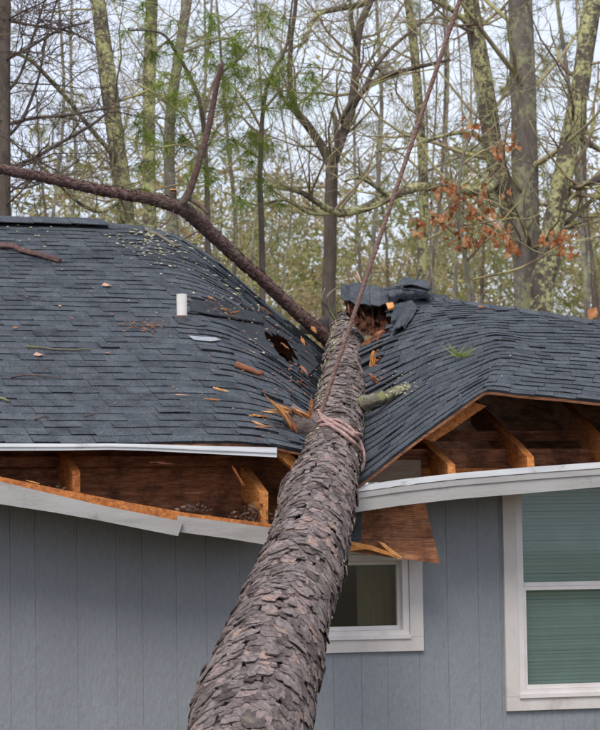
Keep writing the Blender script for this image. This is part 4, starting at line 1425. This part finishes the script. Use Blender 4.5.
o = bpy.data.objects.new('dead_leaf', me); link(o, None, at(589, 319, p.y - 0.05)); o.rotation_euler = (0.9, -0.9, 0.3); o.scale = (0.11,) * 3
tag(o, 'curled orange leaf standing on the hip at right edge', 'leaf')

# green needle sprig on the right slope
sg = MB()
c = on(bvhR, 459, 360) + V((0, -0.01, 0.02))
for k in range(26):
    d = V((U(-1, 1.0), U(-0.7, 0.3), U(0.05, 1.0))).normalized() * U(0.05, 0.15)
    d.x *= 1.3
    s_ = d.cross(V((0, 1, 0.2))).normalized() * 0.004
    b = c + V((U(-.03, .03), 0, 0))
    sg.add([b - s_, b + s_, b + d], [(0, 1, 2)], U(0.5, 1))
tag(sg.build('needle_sprig', M['needle'], kind=None), 'bright green pine needle sprig lying on the right slope', 'sprig')

# uncountable litter: lichen flakes, bark crumbs
lit = MB(); lit2 = MB()
def crumb(mbx, bvh, px, py, s):
    h = bvh.ray_cast(CAM, ray(px, py))
    if not h[0]:
        return
    p = h[0] + V((0, -0.004, 0.018))
    k = px2m(p) * s
    n_ = 5
    ex = U(0.6, 2.2)
    rot = U(0, 3.14)
    vs = [p + V((0, 0, 0.35 * k))]
    for i in range(n_):
        a = i * 2 * math.pi / n_
        x_, y_ = math.cos(a) * ex * U(.6, 1.2), math.sin(a) * U(.6, 1.2)
        x_, y_ = x_ * math.cos(rot) - y_ * math.sin(rot), x_ * math.sin(rot) + y_ * math.cos(rot)
        vs.append(p + V((x_ * k, y_ * k * CP, y_ * k * SP)))
    mbx.add(vs, [(0, 1 + i, 1 + (i + 1) % n_) for i in range(n_)], random.random())
def cluster(mbx, bvh, cx, cy, sx, sy, n_, s0, s1):
    for k in range(n_):
        crumb(mbx, bvh, random.gauss(cx, sx), random.gauss(cy, sy), U(s0, s1))
for (cx, cy, sx, sy, n_) in [(142, 240, 14, 6, 60), (125, 236, 14, 7, 24), (165, 252, 18, 9, 50), (195, 268, 18, 10, 40), (235, 292, 18, 12, 34), (30, 236, 25, 7, 16), (150, 252, 10, 4, 34), (270, 330, 16, 16, 30)]:
    cluster(lit, bvhL, cx, cy, sx, sy, n_, 0.5, 1.9)
cluster(lit, bvhL, 130, 330, 110, 60, 60, 0.4, 1.0)
cluster(lit, bvhR, 430, 365, 50, 40, 60, 0.4, 1.1)
cluster(lit, bvhR, 400, 388, 8, 8, 26, 0.6, 1.6)
lit.build('lichen_litter', M['lichen'], None, kind='stuff')
for (cx, cy, sx, sy, n_) in [(140, 326, 12, 3, 60), (152, 329, 7, 3, 30), (282, 400, 14, 16, 60), (270, 425, 14, 10, 30), (300, 375, 8, 16, 60), (236, 314, 16, 5, 40), (205, 302, 16, 5, 20), (100, 340, 80, 60, 70), (255, 345, 30, 25, 70)]:
    cluster(lit2, bvhL, cx, cy, sx, sy, n_, 0.4, 1.5)
cluster(lit2, bvhR, 480, 350, 60, 30, 30, 0.4, 0.9)
cluster(lit2, bvhR, 378, 372, 4, 22, 40, 0.6, 2.0)
l2 = lit2.build('bark_litter', M['old_wood'], None, kind='stuff')
for o_, lb, ct in ((bpy.data.objects['lichen_litter'], 'pale green lichen flakes scattered over the roof', 'lichen'), (l2, 'brown bark crumbs scattered over the roof', 'debris')):
    o_['label'], o_['category'] = lb, ct

# ------------------------------------------------------------------ the wood behind
TW = 0.56
class Tree:
    def __init__(s, name, label, base, group=None, cat='tree'):
        s.root = thing(name, label, cat, base, group)
        s.trunk, s.crown, s.leaf = MB(), MB(), MB()
        s.tips = []
    def finish(s, tm_, cm, lm_=None, lname='foliage'):
        s.trunk.build('trunk', M[tm_], s.root, smooth=True)
        if s.crown.v: s.crown.build('crown', M[cm], s.root, smooth=True)
        if s.leaf.v: s.leaf.build(lname, M[lm_], s.root, kind='stuff')
def branch(T, p, d, L_, r, level, up=0.12, curl=0.28, kids=(6, 5, 3), needles=0, ang=(0.5, 1.1), sides=None):
    n = 6 if level <= 1 else (5 if level == 2 else 4)
    pts, rad = [p], [r]
    d = d.normalized()
    for i in range(n):
        d = (d + rdir() * curl + V((0, 0, up))).normalized()
        p = p + d * (L_ / n)
        pts.append(p)
        rad.append(max(r * (1 - 0.8 * (i + 1) / n), 0.0026))
    T.crown.tube(pts, rad, sides or (6 if level <= 1 else (4 if level == 2 else 3)), cap=False, tint=U(0.2, 0.8))
    if level < len(kids) and kids[level]:
        for k in range(max(1, int(kids[level] * TW + random.random()))):
            i = random.randrange(1, n + 1)
            dd = (pts[i] - pts[i - 1]).normalized()
            ax = rdir().cross(dd)
            if ax.length < 1e-3: continue
            nd = dd.copy(); nd.rotate(Matrix.Rotation(U(*ang), 3, ax.normalized()))
            branch(T, pts[i], nd, L_ * U(0.35, 0.65), max(rad[i] * U(0.5, 0.75), 0.003), level + 1, up, curl, kids, needles, ang)
    if needles and level >= len(kids) - 1:
        for k in range(needles):
            i = random.randrange(1, n + 1)
            tuft(T.leaf, pts[i], (pts[i] - pts[i - 1]).normalized())
def tuft(mb, p, d, L_=(0.12, 0.24), n=9, w=0.0035):
    tn = random.random()
    for k in range(n):
        v = (d * 0.8 + rdir() + V((0, 0, -0.15))).normalized() * U(*L_)
        s_ = v.cross(rdir())
        if s_.length < 1e-4: continue
        s_ = s_.normalized() * w
        mb.add([p - s_, p + s_, p + v], [(0, 1, 2)], min(1, max(0, tn + U(-.2, .2))))
def stem(T, pxs, ground=True, sides=12, top=None, wob=0.12, mb=None):
    """pxs: pixel x, y, half width, depth; goes on down to the ground"""
    P, Rr = [], []
    for q in pxs:
        p = at(q[0], q[1], q[3])
        P.append(p); Rr.append(q[2] * px2m(p))
    if ground:
        d = (P[0] - P[1]).normalized()
        b = V((P[0].x + d.x * 0.8, P[0].y, -0.1))
        P.insert(0, b); Rr.insert(0, Rr[0] * 1.45)
        P.insert(1, b.lerp(P[1], 0.25)); Rr.insert(1, Rr[1] * 1.12)
    if top:
        P.append(P[-1] + top); Rr.append(Rr[-1] * 0.35)
    o, ro = [], []
    for k in range(len(P) - 1):
        for j in range(5):
            o.append(crl(P, k, j / 5)); ro.append(max(0.002, Rr[k] + (Rr[k + 1] - Rr[k]) * j / 5))
    o.append(P[-1]); ro.append(Rr[-1])
    (mb or T.trunk).tube(o, ro, sides, wob=wob)
    return o, ro
def sprout(T, line, zlo, zhi, n, L_, frac, level=0, kids=(6, 5, 3), needles=0, up=0.10, spread=0.35, side=None, curl=0.28):
    pts, rad = line
    idx = [i for i, p in enumerate(pts) if zlo < p.z < zhi]
    if not idx: return
    for k in range(n):
        i = random.choice(idx)
        a = U(0, 6.283)
        d = V((math.cos(a), math.sin(a) * 0.8, U(-0.1, 0.75)))
        if side is not None and random.random() < 0.6: d.x = abs(d.x) * side
        branch(T, pts[i], d, U(*L_), max(0.006, rad[i] * U(*frac)), level, up, curl, kids, needles)

def base_of(px, Y):
    p = at(px, 300, Y)
    return V((p.x, Y, 0))
# A. three lichen covered stems at right
t1 = Tree('oak_tree', 'thickest upright lichen spotted trunk standing at right behind the hip', base_of(527, 12))
ln = stem(t1, [(528, 320, 14, 12), (527, 250, 13.5, 12), (525, 170, 13.2, 12), (523, 80, 12.6, 12), (520, 0, 12, 12), (517, -90, 10, 12), (514, -220, 7, 12)], sides=18, wob=0.1)
sprout(t1, ln, 5.0, 12, 16, (1.2, 2.6), (0.15, 0.28), kids=(5, 5, 3))
t1.finish('grey_bark', 'twig')
t2 = Tree('oak_tree', 'lichen covered trunk leaning left beside the thickest upright trunk', base_of(545, 12.4))
ln = stem(t2, [(540, 320, 11, 12.4), (524, 262, 10.5, 12.4), (508, 205, 10, 12.4), (496, 160, 9.6, 12.4), (487, 105, 9.6, 12.4), (477, 40, 9, 12.4), (470, 0, 8.5, 12.4), (455, -90, 7, 12.4), (440, -200, 4, 12.4)], sides=16, wob=0.12)
m1 = stem(t2, [(500, 180, 5, 12.4), (486, 190, 5, 12.2), (455, 190, 4.6, 12), (420, 187, 4.4, 11.8), (385, 199, 4.6, 11.6), (362, 209, 4.4, 11.5), (338, 213, 4.2, 11.4), (318, 203, 3.2, 11.3), (296, 190, 2.4, 11.2), (268, 186, 1.4, 11.1)], ground=False, sides=9, wob=0.3)
m2 = stem(t2, [(338, 213, 3, 11.4), (310, 213, 2, 11.3), (285, 200, 1.6, 11.2), (255, 205, 1.1, 11.1), (225, 192, .8, 11)], ground=False, sides=6, wob=0.3)
m3 = stem(t2, [(345, 181, 1, 11.3), (360, 178, 1.6, 11.4), (378, 188, 2.2, 11.5), (388, 197, 2.6, 11.6)], ground=False, sides=6, wob=0.3)
m4 = stem(t2, [(494, 150, 2.6, 12.4), (470, 133, 2.4, 12.2), (440, 137, 2.2, 12), (410, 147, 1.6, 11.9), (375, 152, 1, 11.8)], ground=False, sides=6, wob=0.3)
m5 = stem(t2, [(480, 40, 3.4, 12.4), (462, 18, 3.2, 12.3), (440, 3, 3, 12.2), (400, -15, 2.4, 12)], ground=False, sides=7, wob=0.3)
for m_, n_ in ((m1, 14), (m2, 7), (m3, 5), (m4, 9), (m5, 6)):
    sprout(t2, m_, 3, 12, n_, (0.5, 1.5), (0.2, 0.5), level=1, kids=(0, 5, 4))
sprout(t2, ln, 5.0, 12, 12, (1.0, 2.4), (0.15, 0.3), kids=(5, 5, 3), side=-1)
t2.finish('lichen_bark', 'twig')
t3 = Tree('oak_tree', 'lichen covered trunk leaning right at the right picture edge', base_of(540, 11.6))
ln = stem(t3, [(541, 320, 12, 11.6), (548, 262, 11.4, 11.6), (557, 205, 10.8, 11.6), (566, 160, 10.2, 11.6), (577, 105, 9.8, 11.6), (587, 40, 9.2, 11.6), (594, -10, 8.6, 11.6), (606, -100, 7, 11.6), (620, -210, 4, 11.6)], sides=16, wob=0.12)
m1 = stem(t3, [(562, 176, 4.4, 11.6), (575, 187, 4.2, 11.5), (590, 184, 4, 11.4), (610, 174, 3.6, 11.3), (650, 168, 2.6, 11.2)], ground=False, sides=8, wob=0.3)
m2 = stem(t3, [(570, 130, 3, 11.6), (585, 140, 3, 11.7), (602, 150, 2.8, 11.8), (640, 158, 2, 11.9)], ground=False, sides=7, wob=0.3)
for m_, n_ in ((m1, 8), (m2, 6)):
    sprout(t3, m_, 3, 12, n_, (0.5, 1.4), (0.2, 0.5), level=1, kids=(0, 5, 4))
sprout(t3, ln, 5.0, 12, 14, (1.0, 2.2), (0.15, 0.3), kids=(5, 5, 3))
t3.finish('lichen_bark', 'twig')

# B. forked tree in the middle
t4 = Tree('bare_tree', 'slender brown forked tree above the torn ridge in the middle', base_of(329, 14))
ln = stem(t4, [(329, 320, 7, 14), (330, 250, 6.6, 14), (331, 195, 6.4, 14), (332, 165, 6.2, 14)], sides=12)
fA = stem(t4, [(332, 168, 5, 14), (322, 147, 4.6, 14), (308, 126, 4.4, 13.9), (295, 108, 4, 13.8), (290, 80, 3, 13.7), (291, 40, 2.4, 13.6), (296, 0, 2, 13.5), (298, -80, 1, 13.4)], ground=False, sides=9)
fB = stem(t4, [(332, 166, 5.2, 14), (342, 137, 4.8, 14.1), (351, 108, 4.6, 14.1), (356, 70, 4.3, 14.2), (357, 45, 4, 14.2), (362, 20, 3.6, 14.2), (374, -8, 3, 14.2), (390, -80, 1.5, 14.2)], ground=False, sides=9)
fC = stem(t4, [(352, 108, 3.6, 14.1), (364, 90, 3.2, 14), (385, 76, 2.8, 13.9), (415, 68, 2.3, 13.8), (450, 60, 1.6, 13.7)], ground=False, sides=7)
fD = stem(t4, [(331, 168, 3.4, 14), (337, 145, 3, 13.9), (335, 120, 2.6, 13.8), (331, 112, 2, 13.8)], ground=False, sides=7)
fE = stem(t4, [(364, 90, 2.6, 14), (376, 66, 2.4, 14), (395, 45, 2, 14), (425, 20, 1.6, 14), (450, -5, 1.2, 14)], ground=False, sides=6)
fF = stem(t4, [(357, 48, 2.4, 14.2), (353, 30, 2.2, 14.1), (351, 12, 2, 14.1), (348, -20, 1.4, 14)], ground=False, sides=6)
fG = stem(t4, [(340, 122, 2.6, 14), (355, 98, 2.2, 13.8), (345, 112, 2, 13.9)], ground=False, sides=6)
for m_, n_ in ((fA, 14), (fB, 16), (fC, 12), (fE, 10), (fF, 6)):
    sprout(t4, m_, 4, 13, n_, (0.6, 1.8), (0.2, 0.45), level=1, kids=(0, 5, 4))
sprout(t4, ln, 4, 9, 7, (0.8, 1.8), (0.15, 0.3), level=1, kids=(0, 5, 4))
t4.finish('dark_bark', 'twig')
t5 = Tree('bare_tree', 'mossy bough reaching in from the top over the forked tree', base_of(395, 15))
ln = stem(t5, [(420, 320, 5, 15), (424, 200, 5, 15), (415, 60, 4.5, 15), (400, -60, 4, 15)], sides=9)
m1 = stem(t5, [(402, -40, 3.4, 15), (385, -12, 3.4, 14.8), (371, 0, 3.3, 14.6), (354, 6, 3.3, 14.4), (338, 9, 3, 14.3), (318, 15, 2.6, 14.2), (308, 32, 2, 14.1), (304, 42, 1.4, 14), (285, 52, 1, 13.9)], ground=False, sides=8, wob=0.3)
sprout(t5, m1, 4, 13, 14, (0.5, 1.4), (0.2, 0.5), level=1, kids=(0, 4, 4))
sprout(t5, ln, 5, 12, 12, (0.8, 2), (0.15, 0.3), kids=(4, 4, 3))
t5.finish('lichen_bark', 'twig')

# C. left group
t6 = Tree('bare_tree', 'pale lichen covered leaning trunk at upper left behind the ridge', base_of(128, 11))
ln = stem(t6, [(130, 260, 9, 11), (126, 222, 8.9, 11), (121, 180, 8.7, 11), (114, 125, 8.4, 11), (107, 70, 8.2, 11), (99, 10, 7.8, 11), (90, -60, 7, 11), (80, -160, 4, 11)], sides=14)
m1 = stem(t6, [(120, 172, 2.8, 11), (110, 152, 2.6, 10.9), (90, 128, 2.4, 10.8), (68, 100, 2.3, 10.7), (50, 80, 2.2, 10.6), (30, 60, 2.1, 10.5), (10, 53, 1.8, 10.4), (-30, 50, 1.2, 10.3)], ground=False, sides=7, wob=0.3)
m2 = stem(t6, [(122, 200, 2, 11), (100, 212, 1.8, 10.8), (75, 200, 1.5, 10.6), (50, 175, 1.3, 10.5), (10, 140, .9, 10.4)], ground=False, sides=6, wob=0.3)
for m_ in (m1, m2):
    sprout(t6, m_, 4, 12, 9, (0.5, 1.4), (0.2, 0.5), level=1, kids=(0, 4, 4))
sprout(t6, ln, 5, 12, 12, (0.8, 2.2), (0.12, 0.25), kids=(5, 5, 3))
t6.finish('lichen_bark', 'twig')
t7 = Tree('bare_tree', 'upright greenish trunk just right of the pale leaning one', base_of(150, 13))
ln = stem(t7, [(150, 260, 7, 13), (149, 180, 6.8, 13), (149, 100, 6.5, 13), (151, 30, 6.2, 13), (153, -40, 5.6, 13), (156, -160, 3, 13)], sides=12)
sprout(t7, ln, 5, 12, 16, (0.8, 2.2), (0.12, 0.25), kids=(5, 5, 3))
t7.finish('lichen_bark', 'twig')
t8 = Tree('bare_tree', 'thinner lichen trunk that bends right behind the broken side branch', base_of(172, 15))
ln = stem(t8, [(174, 260, 6, 15), (170, 190, 5.8, 15), (170, 120, 5.5, 15), (178, 60, 5.2, 15), (187, 0, 5, 15), (196, -80, 4, 15)], sides=12)
sprout(t8, ln, 5, 13, 16, (0.8, 2.2), (0.12, 0.25), kids=(5, 5, 3))
t8.finish('grey_bark', 'twig')
t9 = Tree('pine_tree', 'dark pine trunk at the left picture edge with sweeping dead branches', base_of(4, 10))
ln = stem(t9, [(5, 260, 7, 10), (4, 180, 6.8, 10), (4, 100, 6.5, 10), (5, 0, 6.2, 10), (6, -120, 5, 10), (7, -260, 2.5, 10)], sides=12)
for pp in ([(6, 168, 2.2, 10), (30, 160, 2, 9.9), (62, 142, 1.8, 9.8), (90, 126, 1.6, 9.7), (108, 112, 1.2, 9.6)], [(5, 125, 2, 10), (35, 118, 1.8, 9.9), (70, 115, 1.5, 9.8), (106, 108, 1.1, 9.7)],
           [(6, 60, 1.8, 10), (25, 50, 1.6, 9.9), (60, 30, 1.4, 9.8), (90, 22, 1, 9.7)], [(5, 95, 1.8, 10), (20, 75, 1.6, 10), (32, 40, 1.4, 10), (45, 0, 1.1, 10)], [(5, 140, 1.8, 10), (22, 120, 1.6, 10.1), (38, 80, 1.3, 10.2), (46, 40, 1, 10.3), (60, -10, .8, 10.3)],
           [(5, 20, 1.8, 10), (30, 25, 1.5, 9.9), (70, 32, 1.2, 9.8), (95, 45, .9, 9.7)], [(5, 185, 1.6, 10), (25, 188, 1.3, 9.8), (55, 176, 1, 9.7), (80, 160, .7, 9.6)]):
    m_ = stem(t9, pp, ground=False, sides=6, wob=0.2)
    sprout(t9, m_, 3, 12, 12, (0.4, 1.1), (0.25, 0.5), level=1, kids=(0, 5, 4), up=0.0)
sprout(t9, ln, 4, 12, 20, (0.8, 2.0), (0.12, 0.2), kids=(6, 5, 3), up=-0.02, side=1)
t9.finish('dark_bark', 'twig_dark')

# near pine saplings carrying green tufts
def sapling(label, lines, Y, n, tufts, px0):
    T = Tree('pine_tree', label, base_of(px0, Y))
    first = True
    for L_ in lines:
        l_ = stem(T, [(a, b, w, Y + dz) for a, b, w, dz in L_], ground=first, sides=7, wob=0.2, mb=None if first else T.crown)
        first = False
        sprout(T, l_, 4, 13, n, (0.4, 1.1), (0.3, 0.6), level=1, kids=(0, 4, 3), needles=0, up=0.02)
        for k in range(tufts):
            p = random.choice(l_[0][len(l_[0]) // 3:]) + rdir() * U(0.02, 0.5)
            for j in range(3):
                tuft(T.leaf, p + rdir() * 0.05, V((U(-.4, .4), U(-.3, .3), -0.7)), (0.16, 0.32), 20, 0.0031)
    T.finish('dark_bark', 'twig', 'needle', 'needles')
sapling('young pine with hanging green needle tufts left of centre', [[(208, 260, 3, 0), (206, 170, 2.6, 0), (199, 99, 2.2, 0), (175, 51, 1.7, 0), (160, 33, 1.3, 0), (128, 30, .8, 0)],
        [(206, 170, 1.6, 0), (190, 125, 1.4, -.1), (165, 100, 1.1, -.2), (140, 85, .8, -.2)], [(203, 120, 1.5, 0), (215, 80, 1.4, .1), (235, 63, 1.3, .1), (252, 42, 1.1, .1), (275, 0, .7, .1)],
        [(204, 150, 1.4, 0), (180, 145, 1.2, 0), (150, 150, .9, 0)], [(178, 55, 1.2, 0), (200, 46, 1.1, 0), (230, 38, .8, 0)]], 9.5, 6, 13, 208)
sapling('young pine with drooping needles right of the side branch', [[(262, 260, 3, 0), (260, 170, 2.6, 0), (266, 90, 2.2, 0), (285, 50, 1.6, 0), (290, 20, 1, 0), (296, -30, .6, 0)],
        [(262, 130, 1.5, 0), (245, 100, 1.3, 0), (232, 85, .9, 0)], [(264, 110, 1.5, 0), (285, 85, 1.3, 0), (300, 72, .9, 0)], [(261, 160, 1.4, 0), (240, 145, 1.2, 0), (220, 135, .8, 0)]], 10.5, 6, 12, 262)

# D. beech with dead orange leaves
t10 = Tree('beech_tree', 'small beech with clinging orange dead leaves before the thick trunks', base_of(470, 10.6))
ln = stem(t10, [(474, 320, 2.6, 10.6), (466, 262, 2.4, 10.6), (458, 215, 2.0, 10.6), (462, 160, 1.6, 10.6), (476, 120, 1.1, 10.6), (480, 70, .6, 10.6)], sides=7)
tw = []
for pp in ([(466, 262, 1.4, 10.6), (490, 238, 1.1, 10.5), (515, 232, .7, 10.5)], [(462, 240, 1.3, 10.6), (440, 222, 1, 10.5), (420, 215, .7, 10.5)], [(459, 215, 1.2, 10.6), (480, 200, 1, 10.5), (500, 205, .7, 10.4)],
           [(460, 195, 1.2, 10.6), (445, 185, 1, 10.5), (425, 190, .6, 10.5)], [(462, 165, 1.1, 10.6), (485, 150, .8, 10.5), (515, 142, .5, 10.4)], [(464, 250, 1.2, 10.6), (472, 235, 1, 10.4), (482, 228, .7, 10.3)],
           [(470, 280, 1.2, 10.6), (520, 268, 1, 10.4), (560, 246, .8, 10.3), (580, 240, .5, 10.3)], [(464, 225, 1.1, 10.6), (490, 222, .9, 10.3), (512, 218, .6, 10.3)]):
    m_ = stem(t10, pp, ground=False, sides=5, mb=t10.crown)
    tw.append(m_)
    sprout(t10, m_, 3, 12, 4, (0.3, 0.7), (0.3, 0.6), level=2, kids=(0, 0, 3))
t10.finish('grey_bark', 'twig')
LM = [leaf_mesh('leaf', 'leaf') for k in range(9)]
for k, me in enumerate(LM):
    me.attributes['tint'].data.foreach_set('value', [0.05 + 0.115 * k] * 6)
    co = [v.co.copy() for v in me.vertices]
    for v in me.vertices:
        v.co.z += U(-0.12, 0.12) - 0.5 * (v.co.x - 0.4) ** 2 + 0.5 * abs(v.co.y); v.co.y *= U(0.7, 1.3)
spots = [(440, 215, 12, 9, 18), (465, 238, 13, 8, 22), (481, 211, 10, 9, 14), (496, 232, 10, 8, 22), (508, 246, 8, 6, 10), (450, 186, 10, 8, 9), (476, 126, 8, 6, 9), (500, 146, 8, 6, 8), (560, 240, 7, 8, 18), (569, 252, 8, 5, 8),
         (420, 220, 6, 8, 8), (512, 140, 5, 5, 4), (436, 190, 5, 5, 4), (480, 190, 18, 12, 10), (545, 235, 4, 4, 4), (462, 205, 14, 12, 12)]
for (cx, cy, sx, sy, n_) in spots:
    for k in range(int(n_ * 1.5)):
        o = bpy.data.objects.new('leaf', random.choice(LM))
        p = at(random.gauss(cx, sx * 0.7), random.gauss(cy, sy * 0.7), 10.45 + U(-.35, .25))
        link(o, t10.root, p)
        s_ = U(0.045, 0.10)
        o.scale = (s_, s_, s_)
        o.rotation_euler = (U(-1, 1), U(0.2, 2.4), U(0, 6.28))

# E. thinner trees further back, told apart only by place: built once per kind and copied
def far_tree(name, label, group, kind):
    T = Tree(name, label, V((0, 0, 0)), group)
    H = U(13, 16)
    P, Rr = [], []
    x = y = 0.0
    for i in range(9):
        P.append(V((x, y, H * i / 8 - (0.1 if i == 0 else 0))))
        Rr.append({'pine': 0.075, 'bare': 0.06, 'thin': 0.03}[kind] * (1 - 0.75 * i / 8) * U(.95, 1.05))
        x += U(-.22, .22); y += U(-.2, .2)
    o, ro = [], []
    for k in range(8):
        for j in range(4):
            o.append(crl(P, k, j / 4)); ro.append(Rr[k] + (Rr[k + 1] - Rr[k]) * j / 4)
    T.trunk.tube(o, ro, 8, wob=0.12)
    if kind == 'pine':
        sprout(T, (o, ro), 3.0, 14, 30, (1.0, 2.4), (0.18, 0.3), kids=(6, 4), needles=5, up=-0.01)
    elif kind == 'thin':
        sprout(T, (o, ro), 2.5, 14, 12, (0.6, 1.8), (0.2, 0.35), kids=(5, 4, 3), up=0.14)
    else:
        sprout(T, (o, ro), 3.0, 14, 14, (1.0, 2.8), (0.2, 0.4), kids=(6, 5, 3), up=0.12)
    T.finish('grey_bark' if kind != 'pine' else 'dark_bark', 'twig', 'needle_far', 'needles')
    return T.root
def copy_tree(root, loc, rz, sc_):
    r = root.copy(); col.objects.link(r)
    r.location = loc; r.rotation_euler = (0, 0, rz); r.scale = (sc_,) * 3
    for ch in list(root.children):
        c = ch.copy(); col.objects.link(c); c.parent = r
    return r
protos = []
for kind, name, label, group, cnt in (('pine', 'pine_tree', 'bushy olive green pine deep in the wood', 'pines deep in the wood', 3),
                                      ('bare', 'bare_tree', 'bare grey twiggy tree deep in the wood', 'bare trees deep in the wood', 3),
                                      ('thin', 'sapling_tree', 'thin bare sapling standing deep in the wood', 'saplings deep in the wood', 2)):
    protos.append([far_tree(name, label, group, kind) for k in range(cnt)])
PLANTED = [0, 0, 0]
def plant(kind, px, Y, sc_, label):
    fam = protos[kind]
    PLANTED[kind] += 1
    i = PLANTED[kind] % len(fam)
    b = base_of(px, Y)
    if WORLD_OF.get('used_%d_%d' % (kind, i)) is None:
        WORLD_OF['used_%d_%d' % (kind, i)] = True
        r = fam[i]
        r.location = b; r.rotation_euler = (0, 0, U(0, 6.28)); r.scale = (sc_,) * 3
    else:
        r = copy_tree(fam[i], b, U(0, 6.28), sc_)
    r['label'] = label
for px, Y, lb in [(246, 30, 'olive pine deep in the wood behind the young drooping pine'), (585, 24, 'olive pine deep in the wood behind the right leaning trunk'),
                  (424, 33, 'olive pine deep in the wood behind the upper rope'), (70, 38, 'olive pine deep in the wood above the far left ridge'),
                  (395, 40, 'farthest olive pine, just right of the forked tree'), (500, 36, 'olive pine deep in the wood behind the beech leaves')]:
    plant(0, px, Y, U(0.85, 1.1), lb)
for px, Y, lb in [(60, 25, 'bare twiggy tree deep behind the far left ridge'), (217, 24, 'bare twiggy tree deep behind the broken side branch'), (388, 22, 'bare twiggy tree just right of the forked tree'),
                  (458, 28, 'bare twiggy tree deep behind the orange beech leaves'), (604, 22, 'bare twiggy tree at the right picture edge')]:
    plant(1, px, Y, U(0.85, 1.15), lb)
for px, Y, lb in [(40, 20, 'thin bare sapling nearest the dark left pine'), (236, 20, 'thin bare sapling right of the broken side branch, nearer of two'), (243, 25, 'thin bare sapling right of the broken side branch, farther of two'),
                  (278, 22, 'thin bare sapling between the drooping pine and forked tree'), (367, 20, 'thin bare sapling above the torn ridge end'), (404, 24, 'thin bare sapling behind the upper rope'),
                  (449, 21, 'thin bare sapling left of the beech stem'), (488, 22, 'thin bare sapling under the left leaning oak'), (592, 21, 'thin bare sapling at the right picture edge')]:
    plant(2, px, Y, U(0.8, 1.2), lb)

# F. the far wood, one mass
fw = MB()
for k in range(19000):
    Y = U(42, 70)
    x0 = at(300, 300, Y).x
    x = x0 + random.gauss(0, 1) * 14
    z = abs(random.gauss(0, 1)) * 3.6 + U(0, 8)
    if k % 2:
        z = U(5.5, 11.0) + 2.6 * nz(x * 0.22, 1.0, 4.0)
    if z > 13.0 + 2 * nz(x * 0.3, 7.0) and random.random() < 0.75: continue
    tn = 0.5 + 0.5 * nz(x * 0.35, Y * 0.2, z * 0.35) * 1.6 + U(-.15, .15)
    if nz(x * 0.55, Y * 0.3, z * 0.55) < -0.12: continue
    c = V((x, Y, z))
    for j in range(14):
        v = (rdir() + V((0, 0, -0.1))).normalized() * U(0.12, 0.40)
        p = c + rdir() * U(0, 0.45)
        s_ = v.cross(rdir())
        if s_.length < 1e-3: continue
        s_ = s_.normalized() * U(0.015, 0.05)
        fw.add([p - s_, p + s_, p + v], [(0, 1, 2)], min(1, max(0, tn)))
for k in range(10):
    Y = U(42, 65)
    x = at(300, 300, Y).x + U(-26, 26)
    H = U(9, 17)
    fw.tube([V((x, Y, 0)), V((x + U(-.4, .4), Y, H / 2)), V((x + U(-.8, .8), Y, H))], [U(.08, .16), .07, .02], 5, tint=0.9)
f_ = fw.build('far_wood', M['thicket'], None, kind='stuff')
f_['label'], f_['category'] = 'hazy olive and brown wood far behind the house', 'wood'
